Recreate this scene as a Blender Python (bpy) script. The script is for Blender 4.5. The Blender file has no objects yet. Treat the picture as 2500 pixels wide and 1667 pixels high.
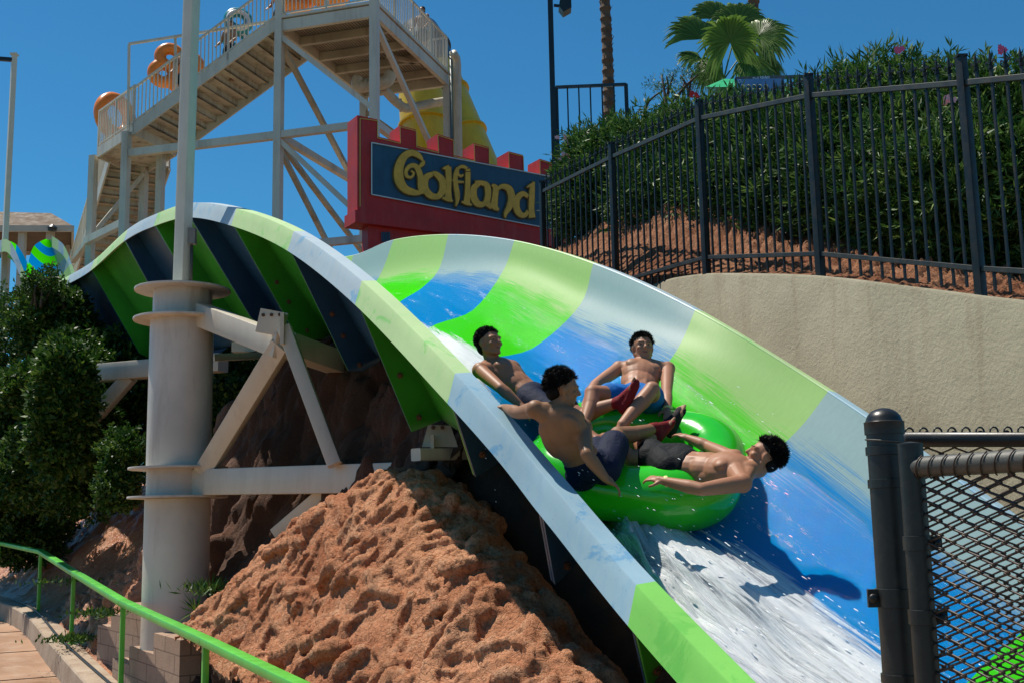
import bpy, bmesh, math, random
import numpy as np
from mathutils import Vector, Matrix, Euler, noise as mnoise
R = math.radians
sc = bpy.context.scene
random.seed(7); rng = np.random.RandomState(7)

# ------------------------------------------------------------ camera
F_PX = 2800.0                     # focal length in pixels of a 2500 px wide frame
EYE = Vector((0, 0, 1.5))
PITCH, ROLL = R(8.93), R(1.15)
cam_d = bpy.data.cameras.new('camera'); cam = bpy.data.objects.new('camera', cam_d)
sc.collection.objects.link(cam); sc.camera = cam
cam_d.sensor_width = 36; cam_d.lens = 36 * F_PX / 2500; cam_d.clip_start = 0.05; cam_d.clip_end = 5000
CAM_R = (Matrix.Rotation(R(90) + PITCH, 4, 'X') @ Matrix.Rotation(-ROLL, 4, 'Z')).to_3x3()
cam.matrix_world = Matrix.Translation(EYE) @ CAM_R.to_4x4()
sc.render.resolution_x, sc.render.resolution_y = 1024, 682

# ------------------------------------------------------------ light
AZ = R(33)                        # the sun stands to the left, a little behind the scene
EL = R(66)
S_DIR = Vector((-math.cos(AZ) * math.cos(EL), math.sin(AZ) * math.cos(EL), math.sin(EL)))
sun_d = bpy.data.lights.new('sun', 'SUN'); sun_d.energy = 5.0; sun_d.angle = R(0.5); sun_d.color = (1, .93, .82)
sun = bpy.data.objects.new('sun', sun_d); sc.collection.objects.link(sun)
sun.rotation_euler = S_DIR.to_track_quat('Z', 'Y').to_euler()
w = bpy.data.worlds.new('World'); sc.world = w; w.use_nodes = True
nt = w.node_tree; bg = nt.nodes['Background']
sky = nt.nodes.new('ShaderNodeTexSky'); sky.sky_type = 'NISHITA'; sky.sun_disc = False
sky.sun_elevation = EL; sky.sun_rotation = math.atan2(S_DIR.x, S_DIR.y)
sky.air_density = 1.0; sky.dust_density = 0.1; sky.ozone_density = 1.6; sky.altitude = 400
tint = nt.nodes.new('ShaderNodeMix'); tint.data_type = 'RGBA'; tint.blend_type = 'MULTIPLY'; tint.inputs[0].default_value = 1
tint.inputs[7].default_value = (.31, .93, 1.2, 1)       # the teal cast of the photograph's colour film look
nt.links.new(sky.outputs[0], tint.inputs[6]); nt.links.new(tint.outputs[2], bg.inputs[0]); bg.inputs[1].default_value = 0.075
sc.view_settings.view_transform = 'Standard'; sc.view_settings.look = 'None'
sc.view_settings.exposure = 0.2; sc.view_settings.gamma = 1
try:
    sc.cycles.max_bounces = 6; sc.cycles.transparent_max_bounces = 12
except Exception: pass

# ------------------------------------------------------------ helpers
def P(px, py, Y):
    """the world point at depth Y seen at pixel (px, py) of the 2500x1667 photograph"""
    d = CAM_R @ Vector(((px - 1250) / F_PX, (833.5 - py) / F_PX, -1))
    return EYE + d * (Y / d.y)

def lerp(a, b, t): return a + (b - a) * t
def V(*a): return Vector(a)

class MB:
    def __init__(s): s.v = []; s.f = []; s.mi = []; s.uv = {}; s.cur = 0
    def add(s, vs, fs):
        o = len(s.v); s.v.extend([tuple(x) for x in vs])
        for f in fs: s.f.append([i + o for i in f]); s.mi.append(s.cur)
        return o
    def box(s, c, size, rot=None):
        hx, hy, hz = [x / 2 for x in size]
        vs = [Vector((x * hx, y * hy, z * hz)) for x in (-1, 1) for y in (-1, 1) for z in (-1, 1)]
        if rot is not None: vs = [rot @ q for q in vs]
        vs = [q + Vector(c) for q in vs]
        s.add(vs, [(0, 1, 3, 2), (4, 6, 7, 5), (0, 4, 5, 1), (2, 3, 7, 6), (0, 2, 6, 4), (1, 5, 7, 3)])
    def beam(s, a, b, w_, h_=None, up=(0, 0, 1), bev=0.0):
        """rectangular bar from a to b, w_ sideways, h_ along up"""
        a = Vector(a); b = Vector(b); h_ = w_ if h_ is None else h_
        d = (b - a).normalized(); u = Vector(up)
        if abs(d.dot(u.normalized())) > .98: u = Vector((0, 1, 0)) if abs(d.y) < .9 else Vector((1, 0, 0))
        sd = d.cross(u).normalized(); u = sd.cross(d).normalized()
        if bev <= 0:
            prof = [(-w_ / 2, -h_ / 2), (w_ / 2, -h_ / 2), (w_ / 2, h_ / 2), (-w_ / 2, h_ / 2)]
        else:
            prof = []
            for sx, sy, a0 in ((1, 1, 0), (-1, 1, 90), (-1, -1, 180), (1, -1, 270)):
                for k in (0, 45, 90):
                    an = R(a0 + k)
                    prof.append((sx * (w_ / 2 - bev) + bev * math.cos(an), sy * (h_ / 2 - bev) + bev * math.sin(an)))
        n = len(prof)
        vs = [a + sd * x + u * y for x, y in prof] + [b + sd * x + u * y for x, y in prof]
        fs = [(i, (i + 1) % n, n + (i + 1) % n, n + i) for i in range(n)] + [tuple(range(n))[::-1], tuple(range(n, 2 * n))]
        s.add(vs, fs)
    def tube(s, pts, r, seg=10, cap=True, closed=False):
        pts = [Vector(p) for p in pts]; n = len(pts)
        rr = r if hasattr(r, '__len__') else [r] * n
        T = []
        for i in range(n):
            if closed: t = pts[(i + 1) % n] - pts[i - 1]
            else: t = pts[min(i + 1, n - 1)] - pts[max(i - 1, 0)]
            T.append(t.normalized() if t.length > 1e-9 else Vector((0, 0, 1)))
        u = T[0].orthogonal().normalized(); vs = []
        for i in range(n):
            u = (u - T[i] * u.dot(T[i]))
            u = u.normalized() if u.length > 1e-6 else T[i].orthogonal().normalized()
            w2 = T[i].cross(u)
            for k in range(seg):
                a = 2 * math.pi * k / seg
                vs.append(pts[i] + (u * math.cos(a) + w2 * math.sin(a)) * rr[i])
        fs = []
        m = n if closed else n - 1
        for i in range(m):
            j = (i + 1) % n
            for k in range(seg):
                k2 = (k + 1) % seg
                fs.append((i * seg + k, i * seg + k2, j * seg + k2, j * seg + k))
        if cap and not closed:
            fs.append(tuple(range(seg))[::-1]); fs.append(tuple((n - 1) * seg + k for k in range(seg)))
        s.add(vs, fs)
    def lathe(s, c, prof, seg=32, axis=(0, 0, 1)):
        """prof: (radius, height) list, closed with caps"""
        ax = Vector(axis).normalized(); u = ax.orthogonal().normalized(); w2 = ax.cross(u); c = Vector(c)
        vs = []; fs = []
        for r_, h in prof:
            for k in range(seg):
                a = 2 * math.pi * k / seg
                vs.append(c + ax * h + (u * math.cos(a) + w2 * math.sin(a)) * r_)
        n = len(prof)
        for i in range(n - 1):
            for k in range(seg):
                k2 = (k + 1) % seg
                fs.append((i * seg + k, i * seg + k2, (i + 1) * seg + k2, (i + 1) * seg + k))
        fs.append(tuple(range(seg))[::-1]); fs.append(tuple((n - 1) * seg + k for k in range(seg)))
        s.add(vs, fs)
    def ell(s, c, rad, rot=None, seg=16, rings=10):
        c = Vector(c); vs = []; fs = []
        for i in range(rings + 1):
            th = math.pi * i / rings
            for k in range(seg):
                a = 2 * math.pi * k / seg
                q = Vector((rad[0] * math.sin(th) * math.cos(a), rad[1] * math.sin(th) * math.sin(a), rad[2] * math.cos(th)))
                if rot is not None: q = rot @ q
                vs.append(c + q)
        for i in range(rings):
            for k in range(seg):
                k2 = (k + 1) % seg
                fs.append((i * seg + k, (i + 1) * seg + k, (i + 1) * seg + k2, i * seg + k2))
        s.add(vs, fs)
    def cone(s, a, b, ra, rb, seg=14):
        """tapered capsule from a to b"""
        a = Vector(a); b = Vector(b); d = b - a; L = d.length
        if L < 1e-6: s.ell(a, (ra, ra, ra)); return
        d /= L
        pts = []; rr = []
        for k in range(5):
            an = -math.pi / 2 + k * math.pi / 8
            pts.append(a + d * (ra * math.sin(an))); rr.append(max(ra * math.cos(an), 1e-4))
        for k in range(5):
            an = k * math.pi / 8
            pts.append(b + d * (rb * math.sin(an))); rr.append(max(rb * math.cos(an), 1e-4))
        u = d.orthogonal().normalized(); w2 = d.cross(u); vs = []; n = len(pts); fs = []
        for i in range(n):
            for k in range(seg):
                an = 2 * math.pi * k / seg
                vs.append(pts[i] + (u * math.cos(an) + w2 * math.sin(an)) * rr[i])
        for i in range(n - 1):
            for k in range(seg):
                k2 = (k + 1) % seg
                fs.append((i * seg + k, i * seg + k2, (i + 1) * seg + k2, (i + 1) * seg + k))
        fs.append(tuple(range(seg))[::-1]); fs.append(tuple((n - 1) * seg + k for k in range(seg)))
        s.add(vs, fs)
    def prism(s, poly, ex):
        """extrude a closed 3D polygon along the vector ex"""
        ex = Vector(ex); n = len(poly); vs = [Vector(p) for p in poly]; vs += [p + ex for p in vs]
        fs = [(i, (i + 1) % n, n + (i + 1) % n, n + i) for i in range(n)] + [tuple(range(n))[::-1], tuple(range(n, 2 * n))]
        s.add(vs, fs)
    def build(s, name, mat, parent=None, smooth=False, loc=None):
        me = bpy.data.meshes.new(name)
        vs = s.v
        if loc is not None:
            lx, ly, lz = loc; vs = [(a - lx, b - ly, c - lz) for a, b, c in vs]
        me.from_pydata(vs, [], s.f)
        mats = mat if isinstance(mat, (list, tuple)) else [mat]
        for m in mats: me.materials.append(m)
        if len(mats) > 1: me.polygons.foreach_set('material_index', s.mi)
        me.validate(); me.update()
        bm = bmesh.new(); bm.from_mesh(me); bmesh.ops.recalc_face_normals(bm, faces=bm.faces); bm.to_mesh(me); bm.free()
        if smooth == 'auto':
            me.polygons.foreach_set('use_smooth', [True] * len(me.polygons))
            try: me.set_sharp_from_angle(angle=R(38))
            except Exception: pass
        elif smooth: me.polygons.foreach_set('use_smooth', [True] * len(me.polygons))
        o = bpy.data.objects.new(name, me); sc.collection.objects.link(o)
        if loc is not None: o.location = loc
        if parent is not None:
            o.parent = parent
            o.matrix_parent_inverse = Matrix.Translation(-parent.location) if not parent.get('_rot') else parent.matrix_world.inverted()
        return o

def thing(name, label, cat, loc=(0, 0, 0), group=None):
    o = bpy.data.objects.new(name, None); sc.collection.objects.link(o); o.location = loc
    o.empty_display_size = .1
    o['label'] = label; o['category'] = cat
    if group: o['group'] = group
    return o
def tag(o, label=None, cat=None, group=None, kind=None):
    if label: o['label'] = label
    if cat: o['category'] = cat
    if group: o['group'] = group
    if kind: o['kind'] = kind
    return o

# ------------------------------------------------------------ materials
def srgb(r, g, b):
    f = lambda c: (c / 255 / 12.92) if c / 255 <= .04045 else ((c / 255 + .055) / 1.055) ** 2.4
    return (f(r), f(g), f(b))
class N:
    def __init__(s, name):
        s.m = bpy.data.materials.new(name); s.m.use_nodes = True; s.t = s.m.node_tree
        s.b = s.t.nodes['Principled BSDF']; s.out = s.t.nodes['Material Output']
    def n(s, typ, **k):
        x = s.t.nodes.new('ShaderNode' + typ)
        for a, v in k.items(): setattr(x, a, v)
        return x
    def l(s, a, b): s.t.links.new(a, b)
    def noise(s, scale, detail=4, rough=.55, vec=None, dist=0):
        x = s.n('TexNoise'); x.inputs['Scale'].default_value = scale; x.inputs['Detail'].default_value = detail
        x.inputs['Roughness'].default_value = rough; x.inputs['Distortion'].default_value = dist
        if vec is not None: s.l(vec, x.inputs['Vector'])
        return x.outputs[0]
    def obj(s, scale=(1, 1, 1), rot=(0, 0, 0)):
        tc = s.n('TexCoord'); mp = s.n('Mapping'); s.l(tc.outputs['Object'], mp.inputs[0])
        mp.inputs['Scale'].default_value = scale; mp.inputs['Rotation'].default_value = rot
        return mp.outputs[0]
    def ramp(s, fac, stops, interp='LINEAR'):
        r = s.n('ValToRGB'); r.color_ramp.interpolation = interp; el = r.color_ramp.elements
        while len(el) < len(stops): el.new(.5)
        for e, (p, c) in zip(el, stops):
            e.position = p; e.color = (c, c, c, 1) if not hasattr(c, '__len__') else (*c[:3], 1)
        s.l(fac, r.inputs[0]); return r.outputs[0]
    def mix(s, fac, a, b, mode='MIX'):
        m = s.n('Mix', data_type='RGBA', blend_type=mode)
        for sock, v in ((m.inputs[0], fac), (m.inputs[6], a), (m.inputs[7], b)):
            if hasattr(v, 'is_output') or hasattr(v, 'links'): s.l(v, sock)
            elif hasattr(v, '__len__'): sock.default_value = (*v[:3], 1)
            else: sock.default_value = v if sock.type == 'VALUE' else (v, v, v, 1)
        return m.outputs[2]
    def math(s, op, a, b=0.0, clamp=False):
        m = s.n('Math', operation=op, use_clamp=clamp)
        for sock, v in ((m.inputs[0], a), (m.inputs[1], b)):
            if hasattr(v, 'links'): s.l(v, sock)
            else: sock.default_value = v
        return m.outputs[0]
    def set(s, name, v):
        if hasattr(v, 'links'): s.l(v, s.b.inputs[name])
        else: s.b.inputs[name].default_value = (tuple(v[:3]) if s.b.inputs[name].type == 'VECTOR' else (*v[:3], 1)) if hasattr(v, '__len__') else v
    def bump(s, h, strength=.3, dist=.02):
        b = s.n('Bump'); b.inputs['Strength'].default_value = strength; b.inputs['Distance'].default_value = dist
        s.l(h, b.inputs['Height']); s.l(b.outputs[0], s.b.inputs['Normal']); return b

def mat_paint(name, col, rough=.45, var=.12, dirt=None, dirt_amt=.35, scale=3, streak=True, bump=.05, metal=0, spec=.5):
    """paint with soft tone variation and, where dirt is given, dirt and rust run marks"""
    k = N(name)
    c2 = tuple(x * (1 - var) for x in col); c1 = tuple(min(1, x * (1 + var * .5)) for x in col)
    base = k.mix(k.ramp(k.noise(scale, 5, vec=k.obj()), [(.35, 0.), (.65, 1.)]), c2, c1)
    if dirt:
        m1 = k.ramp(k.noise(scale * 3, 8, .7, vec=k.obj((1, 1, .16) if streak else (1, 1, 1))), [(.5, 0.), (.72, 1.)])
        base = k.mix(k.math('MULTIPLY', m1, dirt_amt), base, dirt)
    k.set('Base Color', base); k.set('Metallic', metal); k.set('Specular IOR Level', spec)
    k.set('Roughness', k.ramp(k.noise(scale * 2, 4, vec=k.obj()), [(.3, rough * .85), (.7, min(1, rough * 1.2))]))
    if bump: k.bump(k.noise(scale * 30, 5, .6, vec=k.obj()), bump, .01)
    return k.m
# ------------------------------------------------------------ water slide
# stations across the flume: near rim, low point, three points up the far side, far rim  (pixel, pixel, depth)
ST = [
 [(60,735,29),(110,900,29),(190,920,30),(230,860,31),(240,800,31.4),(250,725,31.6)],
 [(120,707,26),(180,900,26),(250,915,27),(290,850,27.6),(300,780,28),(310,705,28.2)],
 [(187,674,23.3),(275,850,23.5),(330,895,24.1),(385,830,24.7),(400,760,25),(405,690,25.2)],
 [(249,637,20.8),(385,830,21.0),(410,875,21.5),(470,800,22.1),(495,730,22.5),(505,675,22.7)],
 [(333,563,18.2),(490,815,18.5),(520,850,19.0),(590,780,19.8),(615,710,20.3),(625,655,20.5)],
 [(408,524,16.8),(590,790,17.1),(620,825,17.6),(700,760,18.5),(730,690,19.1),(745,640,19.3)],
 [(495,499,15.1),(680,765,15.5),(712,808,16.0),(790,745,17.0),(840,690,17.6),(862,625,18.0)],
 [(605,514,13.2),(788,782,13.9),(830,760,14.6),(893,715,15.6),(930,668,16.2),(960,588,16.5)],
 [(748,569,11.5),(918,860,12.1),(958,755,12.6),(1031,703,13.9),(1073,655,14.6),(1094,575,15.0)],
 [(920,690,9.7),(1082,1018,10.3),(1030,822,10.7),(1155,757,11.8),(1228,662,12.9),(1255,590,13.2)],
 [(1153,914,8.0),(1235,1110,8.6),(1135,905,9.0),(1300,850,10.4),(1416,745,11.3),(1448,646,11.6)],
 [(1370,1160,7.2),(1440,1330,7.7),(1480,1120,8.4),(1560,985,9.1),(1655,850,9.75),(1696,760,9.95)],
 [(1605,1425,6.4),(1640,1570,6.8),(1655,1345,7.5),(1790,1195,8.15),(1945,1052,8.65),(2020,957,8.9)],
 [(2170,1990,4.8),(2230,2110,5.2),(2275,1790,5.9),(2400,1625,6.5),(2530,1510,6.95),(2640,1385,7.2)],
]
pts3 = [[P(*q) for q in s] for s in ST]
pts3.append([pts3[-1][k] + (pts3[-1][k] - pts3[-2][k]) * .9 for k in range(6)])
NS = len(pts3)
def crom(p0, p1, p2, p3, t):
    return .5 * ((2 * p1) + (p2 - p0) * t + (2 * p0 - 5 * p1 + 4 * p2 - p3) * t * t + (3 * p1 - p0 - 3 * p2 + p3) * t ** 3)
def spline(arr, x):
    n = len(arr); x = min(max(x, 0), n - 1 - 1e-6); i = int(x); t = x - i
    g = lambda j: arr[j] if 0 <= j < n else (2 * arr[0] - arr[1] if j < 0 else 2 * arr[-1] - arr[-2])
    return crom(g(i - 1), g(i), g(i + 1), g(i + 2), t)
def slide_pt(u, v):
    """u in stations along the flume, v 0..5 across from the near rim to the far rim"""
    return spline([spline([pts3[i][k] for i in range(NS)], u) for k in range(6)], v)
NV = 30
VV = [5 * (j / NV) for j in range(NV + 1)]
_cache = {}
def ring(u):
    u = round(u, 4)
    if u not in _cache:
        col = [spline([pts3[i][k] for i in range(NS)], u) for k in range(6)]
        _cache[u] = [spline(col, v) for v in VV]
    return _cache[u]
def out_dirs(u):
    """outward normals of the shell across the station (pointing out of the flume)"""
    a = ring(u); b = ring(min(u + .05, NS - 1.001)); c = ring(max(u - .05, 0)); res = []
    for j in range(NV + 1):
        t = b[j] - c[j]; s_ = a[min(j + 1, NV)] - a[max(j - 1, 0)]
        n = t.cross(s_).normalized()
        res.append(n)
    if res[NV // 2].z > 0: res = [-q for q in res]
    return res

def mat_shell(name, dry, wet, under, seed=0):
    """gelcoat: faded where dry (v near the far rim), saturated where the water keeps it wet"""
    k = N(name)
    uv = k.n('UVMap'); sep = k.n('SeparateXYZ'); k.l(uv.outputs[0], sep.inputs[0])
    mp = k.n('Mapping'); k.l(uv.outputs[0], mp.inputs[0]); mp.inputs['Scale'].default_value = (.55, 9, 1)
    mp.inputs['Location'].default_value = (seed, seed * 2, 0)
    st = k.noise(6, 6, .65, vec=mp.outputs[0])
    mp2 = k.n('Mapping'); k.l(uv.outputs[0], mp2.inputs[0]); mp2.inputs['Scale'].default_value = (1.2, 1.5, 1)
    big = k.noise(1.6, 3, .5, vec=mp2.outputs[0])
    # height of the wet line falls along the flume: v_wet = 4.05 - slope * u
    lim = k.math('ADD', 3.86, k.math('MULTIPLY', k.math('MAXIMUM', k.math('SUBTRACT', sep.outputs[0], 11.8), 0.), .16))
    d = k.math('SUBTRACT', lim, sep.outputs[1])
    d = k.math('ADD', d, k.math('MULTIPLY', k.math('SUBTRACT', st, .5), 1.3))
    d = k.math('ADD', d, k.math('MULTIPLY', k.math('SUBTRACT', big, .5), .8))
    wetm = k.ramp(d, [(.0, 0.), (.06, .4), (.25, .7), (.5, 1.)])
    # faded, streaked dry gelcoat
    mp3 = k.n('Mapping'); k.l(uv.outputs[0], mp3.inputs[0]); mp3.inputs['Scale'].default_value = (22, 1.2, 1)
    fade = k.ramp(k.noise(3, 6, .7, vec=mp3.outputs[0]), [(.35, 0.), (.75, 1.)])
    dry2 = k.mix(k.math('MULTIPLY', fade, .35), dry, tuple(x * .72 for x in dry))
    c = k.mix(wetm, dry2, wet)
    geo = k.n('NewGeometry')
    lowv = k.ramp(sep.outputs[1], [(0., 0.), (.2, 0.)])
    k.set('Base Color', c)
    k.set('Roughness', k.mix(wetm, .5, .4)); k.set('Specular IOR Level', k.mix(wetm, .18, .0))
    k.bump(k.math('ADD', k.noise(9, 3, vec=mp.outputs[0]), 0.), .0, .01)
    return k.m
def mat_outer(name, col):
    k = N(name)
    o = k.obj()
    c = k.mix(k.ramp(k.noise(1.4, 5, .6, vec=o), [(.35, 0.), (.7, 1.)]), tuple(x * .8 for x in col), tuple(min(1, x * 1.15) for x in col))
    dm = k.ramp(k.noise(5, 8, .75, vec=k.obj((1, 1, .3))), [(.55, 0.), (.8, 1.)])
    c = k.mix(k.math('MULTIPLY', dm, .4), c, (.09, .07, .04))
    k.set('Base Color', c); k.set('Roughness', .33); k.set('Specular IOR Level', .5)
    k.bump(k.noise(40, 4, vec=o), .04, .01)
    return k.m
DG = (.27, .47, .14); WG = (.04, .52, .002); DB = (.235, .35, .35); WB = (.0, .18, .46)
shell_g = mat_shell('gelcoat_green', DG, WG, None, 1); shell_b = mat_shell('gelcoat_blue', DB, WB, None, 5)
out_g = mat_outer('outer_green', (.05, .32, .03)); out_b = mat_outer('outer_blue', (.022, .075, .14))
def mat_rim(name, col, fresh):
    """sun-bleached rim with scuffs where the stronger colour shows, sharpest along the crest"""
    k = N(name); o = k.obj()
    c = k.mix(k.ramp(k.noise(1.1, 5, .6, vec=o), [(.35, 0.), (.65, 1.)]), tuple(x * .88 for x in col), col)
    sm = k.ramp(k.noise(2.6, 8, .72, vec=o, dist=.6), [(.56, 0.), (.62, 1.)])
    c = k.mix(k.math('MULTIPLY', sm, .6), c, fresh)
    run = k.ramp(k.noise(7, 7, .8, vec=k.obj((1.6, 1.6, .12))), [(.5, 0.), (.75, 1.)])
    c = k.mix(k.math('MULTIPLY', run, .45), c, tuple(lerp(a, b, .6) for a, b in zip(col, fresh)))
    sp = k.ramp(k.noise(55, 3, .6, vec=o), [(.66, 0.), (.72, 1.)])
    c = k.mix(k.math('MULTIPLY', sp, .3), c, (.12, .12, .09))
    k.set('Base Color', c); k.set('Roughness', .5); k.bump(k.noise(60, 3, vec=o), .05, .005)
    return k.m
rim_g = mat_rim('rim_green', (.48, .66, .30), (.12, .55, .07)); rim_b = mat_rim('rim_blue', (.42, .52, .56), (.09, .33, .56))
rim_g2 = mat_rim('rim_green_fresh', (.22, .62, .10), (.10, .45, .05))
rim_b2 = mat_rim('rim_blue_fresh', (.33, .50, .58), (.05, .27, .52))
bolt_m = mat_paint('bolt_rust', (.11, .055, .03), .6, .3, metal=.3)
gal_m = mat_paint('cream_steel', (.60, .555, .45), .5, .12, dirt=(.25, .16, .09), dirt_amt=.35, scale=2)

slide = thing('water_slide', 'large green and blue striped water slide flume curving down past the red mud mound', 'water slide', P(920, 690, 9.7))
def strip(mb, grid, close=False):
    o = len(mb.v); m = len(grid[0])
    mb.v.extend([tuple(q) for r_ in grid for q in r_])
    for i in range(len(grid) - 1):
        for j in range(m - 1):
            mb.f.append([o + i * m + j, o + i * m + j + 1, o + (i + 1) * m + j + 1, o + (i + 1) * m + j]); mb.mi.append(mb.cur)
NU = 14
# section k runs from station k to k+1; colours of the inside and of the rim
inner_col = {i: ('g' if (i % 2 == 0) else 'b') for i in range(NS)}
#   stations: 7=A 8=B 9=C 10=D 11=E 12=F 13=G ; A-B green, B-C blue, C-D green, D-E blue, E-F green, F-G blue, G-H green
for i in range(NS): inner_col[i] = 'g' if (i % 2 == 1) else 'b'
rim_col = dict(inner_col); rim_col[7] = 'g'; rim_col[8] = 'b'; rim_col[9] = 'g'; rim_col[10] = 'b'; rim_col[11] = 'b'; rim_col[12] = 'g'; rim_col[13] = 'b'
for i in range(0, 7): rim_col[i] = 'g' if (i % 2 == 1) else 'b'
rim_col[6] = 'b'
def plan_out(u, side):
    """horizontal outward direction at a rim"""
    j = 0 if side == 0 else NV
    t = (ring(min(u + .1, NS - 1.001))[j] - ring(max(u - .1, 0))[j]); t.z = 0; t.normalize()
    o = Vector((t.y, -t.x, 0))
    c = ring(u)[NV // 2] - ring(u)[j]; c.z = 0
    if o.dot(c) > 0: o = -o
    return o
for i in range(NS - 1):
    us = [i + k / NU for k in range(NU + 1)]
    mb = MB()
    strip(mb, [ring(u) for u in us])
    o = mb.build('slide_section', shell_g if inner_col[i] == 'g' else shell_b, slide, True)
    uvl = o.data.uv_layers.new(name='UVMap'); m = NV + 1
    for poly in o.data.polygons:
        for li in poly.loop_indices:
            vi = o.data.loops[li].vertex_index
            uvl.data[li].uv = (i + (vi // m) / NU, VV[vi % m])
    mo = MB()
    strip(mo, [[q + n * .022 for q, n in zip(ring(u), out_dirs(u))] for u in us])
    mo.build('outer_shell', out_g if rim_col[i] == 'g' else out_b, o, True)
    # near rim: flat top and sloping lip
    for side in (0, 1):
        mr = MB(); g = []
        for u in us:
            q = ring(u)[0 if side == 0 else NV]; d = plan_out(u, side)
            a = .14 if side == 0 else .11
            prof = [q + Vector((0, 0, -.03)), q + Vector((0, 0, .006)), q + d * .012 + Vector((0, 0, .016)), q + d * (a - .006) + Vector((0, 0, .004)), q + d * a + Vector((0, 0, -.006)),
                    q + d * (a + .026) + Vector((0, 0, -.10)), q + d * (a + .058) + Vector((0, 0, -.21)), q + d * (a + .04) + Vector((0, 0, -.21)), q + d * (a - .03) + Vector((0, 0, -.04)), q + Vector((0, 0, -.035))]
            g.append(prof)
        strip(mr, g)
        gr, bl = (rim_g2, rim_b2) if i >= 12 else ((rim_g, rim_b2) if i >= 10 and side == 0 else (rim_g, rim_b))
        col = rim_col[i] if side == 0 else inner_col[i]
        mr.build('rim', gr if col == 'g' else bl, o, 'auto')
# joint flanges below the shell; outer corners of the near flanges
CORN = {2: (225,880,23.2), 3: (340,862,20.6), 4: (440,835,18.1), 5: (530,808,16.7), 6: (612,776,15.1), 7: (723,820,13.5), 8: (850,904,11.8), 9: (1004,1052,10.0), 10: (1158,1160,8.3), 11: (1350,1420,7.4)}
for i in range(1, NS - 1):
    for sgn, col in ((-1, rim_col[i - 1]), (1, rim_col[i])):
        mb = MB(); bo = MB(); rg = ring(i); od = out_dirs(i)
        t = (ring(i + .05)[8] - ring(i - .05)[8]).normalized()
        J = NV
        def wid(j):
            x = j / NV
            return .06 + .26 * math.exp(-((x - .22) / .16) ** 2) + .08 * (x > .3)
        i0 = []; o0 = []; i1 = []; o1 = []
        jc = 6; ta = rg[0] + plan_out(i, 0) * .17 + Vector((0, 0, -.20))
        tb = P(*CORN[i]) if i in CORN else rg[jc] + od[jc] * .3
        dirc = tb - rg[jc]
        for j in range(0, J + 1):
            base = rg[j] + od[j] * .02
            if j <= jc:
                x = (rg[j] - rg[0]).length / (rg[jc] - rg[0]).length; tip = ta.lerp(tb, x)
            else: f_ = math.exp(-(j - jc) / 2.5); tip = rg[j] + dirc * f_ + od[j] * .14 * (1 - f_)
            i0.append(base + t * sgn * .004); o0.append(tip + t * sgn * .004)
            i1.append(base + t * sgn * .03); o1.append(tip + t * sgn * .03)
        lst = [i0, o0, o1, i1, i0]
        strip(mb, lst)
        fl = mb.build('joint_flange', out_g if col == 'g' else out_b, slide, 'auto')
        # bolts
        L = 0; last = rg[2]
        for j in range(2, int(J * .8)):
            L += (rg[j] - last).length; last = rg[j]
            if L > .26:
                L = 0; c = i0[j].lerp(o0[j], .62) + t * sgn * .026
                if 7 <= i <= 12:
                    bo = MB(); bo.lathe(c, [(.028, 0), (.028, .012), (.016, .014), (.016, .03), (.001, .032)], 8, axis=t * sgn)
                    bo.build('bolt', bolt_m, fl)

# ------------------------------------------------------------ water
def mat_water():
    k = N('flowing_water'); t = k.t
    uv = k.n('UVMap'); mp = k.n('Mapping'); k.l(uv.outputs[0], mp.inputs[0]); mp.inputs['Scale'].default_value = (1.6, 5, 1)
    b = k.n('Bump'); b.inputs['Strength'].default_value = .6; b.inputs['Distance'].default_value = .02
    h = k.math('ADD', k.noise(9, 8, .75, vec=mp.outputs[0], dist=.4), k.math('MULTIPLY', k.noise(40, 4, .8, vec=mp.outputs[0]), .35))
    k.l(h, b.inputs['Height'])
    gl = k.n('BsdfGlossy'); gl.inputs['Roughness'].default_value = .06; k.l(b.outputs[0], gl.inputs['Normal'])
    tr = k.n('BsdfTransparent'); fr = k.n('Fresnel'); fr.inputs['IOR'].default_value = 1.33; k.l(b.outputs[0], fr.inputs['Normal'])
    mx = k.n('MixShader'); k.l(k.math('MULTIPLY', fr.outputs[0], .07), mx.inputs[0]); k.l(tr.outputs[0], mx.inputs[1]); k.l(gl.outputs[0], mx.inputs[2])
    # sparkle painted as white foam flecks drawn out along the flow
    mp2 = k.n('Mapping'); k.l(uv.outputs[0], mp2.inputs[0]); mp2.inputs['Scale'].default_value = (5, 26, 1)
    fl = k.noise(5, 7, .8, vec=mp2.outputs[0], dist=.5); pt_ = k.noise(1.3, 3, .5, vec=mp.outputs[0])
    m = k.ramp(k.math('ADD', fl, k.math('MULTIPLY', k.math('SUBTRACT', pt_, .5), .55)), [(.64, 0.), (.71, .85)])
    df = k.n('BsdfDiffuse'); df.inputs[0].default_value = (.85, .9, .92, 1)
    m2 = k.n('MixShader'); k.l(m, m2.inputs[0]); k.l(mx.outputs[0], m2.inputs[1]); k.l(df.outputs[0], m2.inputs[2])
    k.l(m2.outputs[0], k.out.inputs[0]); return k.m
def water_lim(u): return 3.6
mb = MB(); g = []; uvs = []
nu, nv = 170, 34
for a in range(nu + 1):
    u = 7 + (NS - 1.02 - 7) * a / nu; row = []
    for b_ in range(nv + 1):
        v = .55 + (water_lim(u) - .55) * b_ / nv
        q = slide_pt(u, v); row.append(q); uvs.append((u, v))
    g.append(row)
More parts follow.
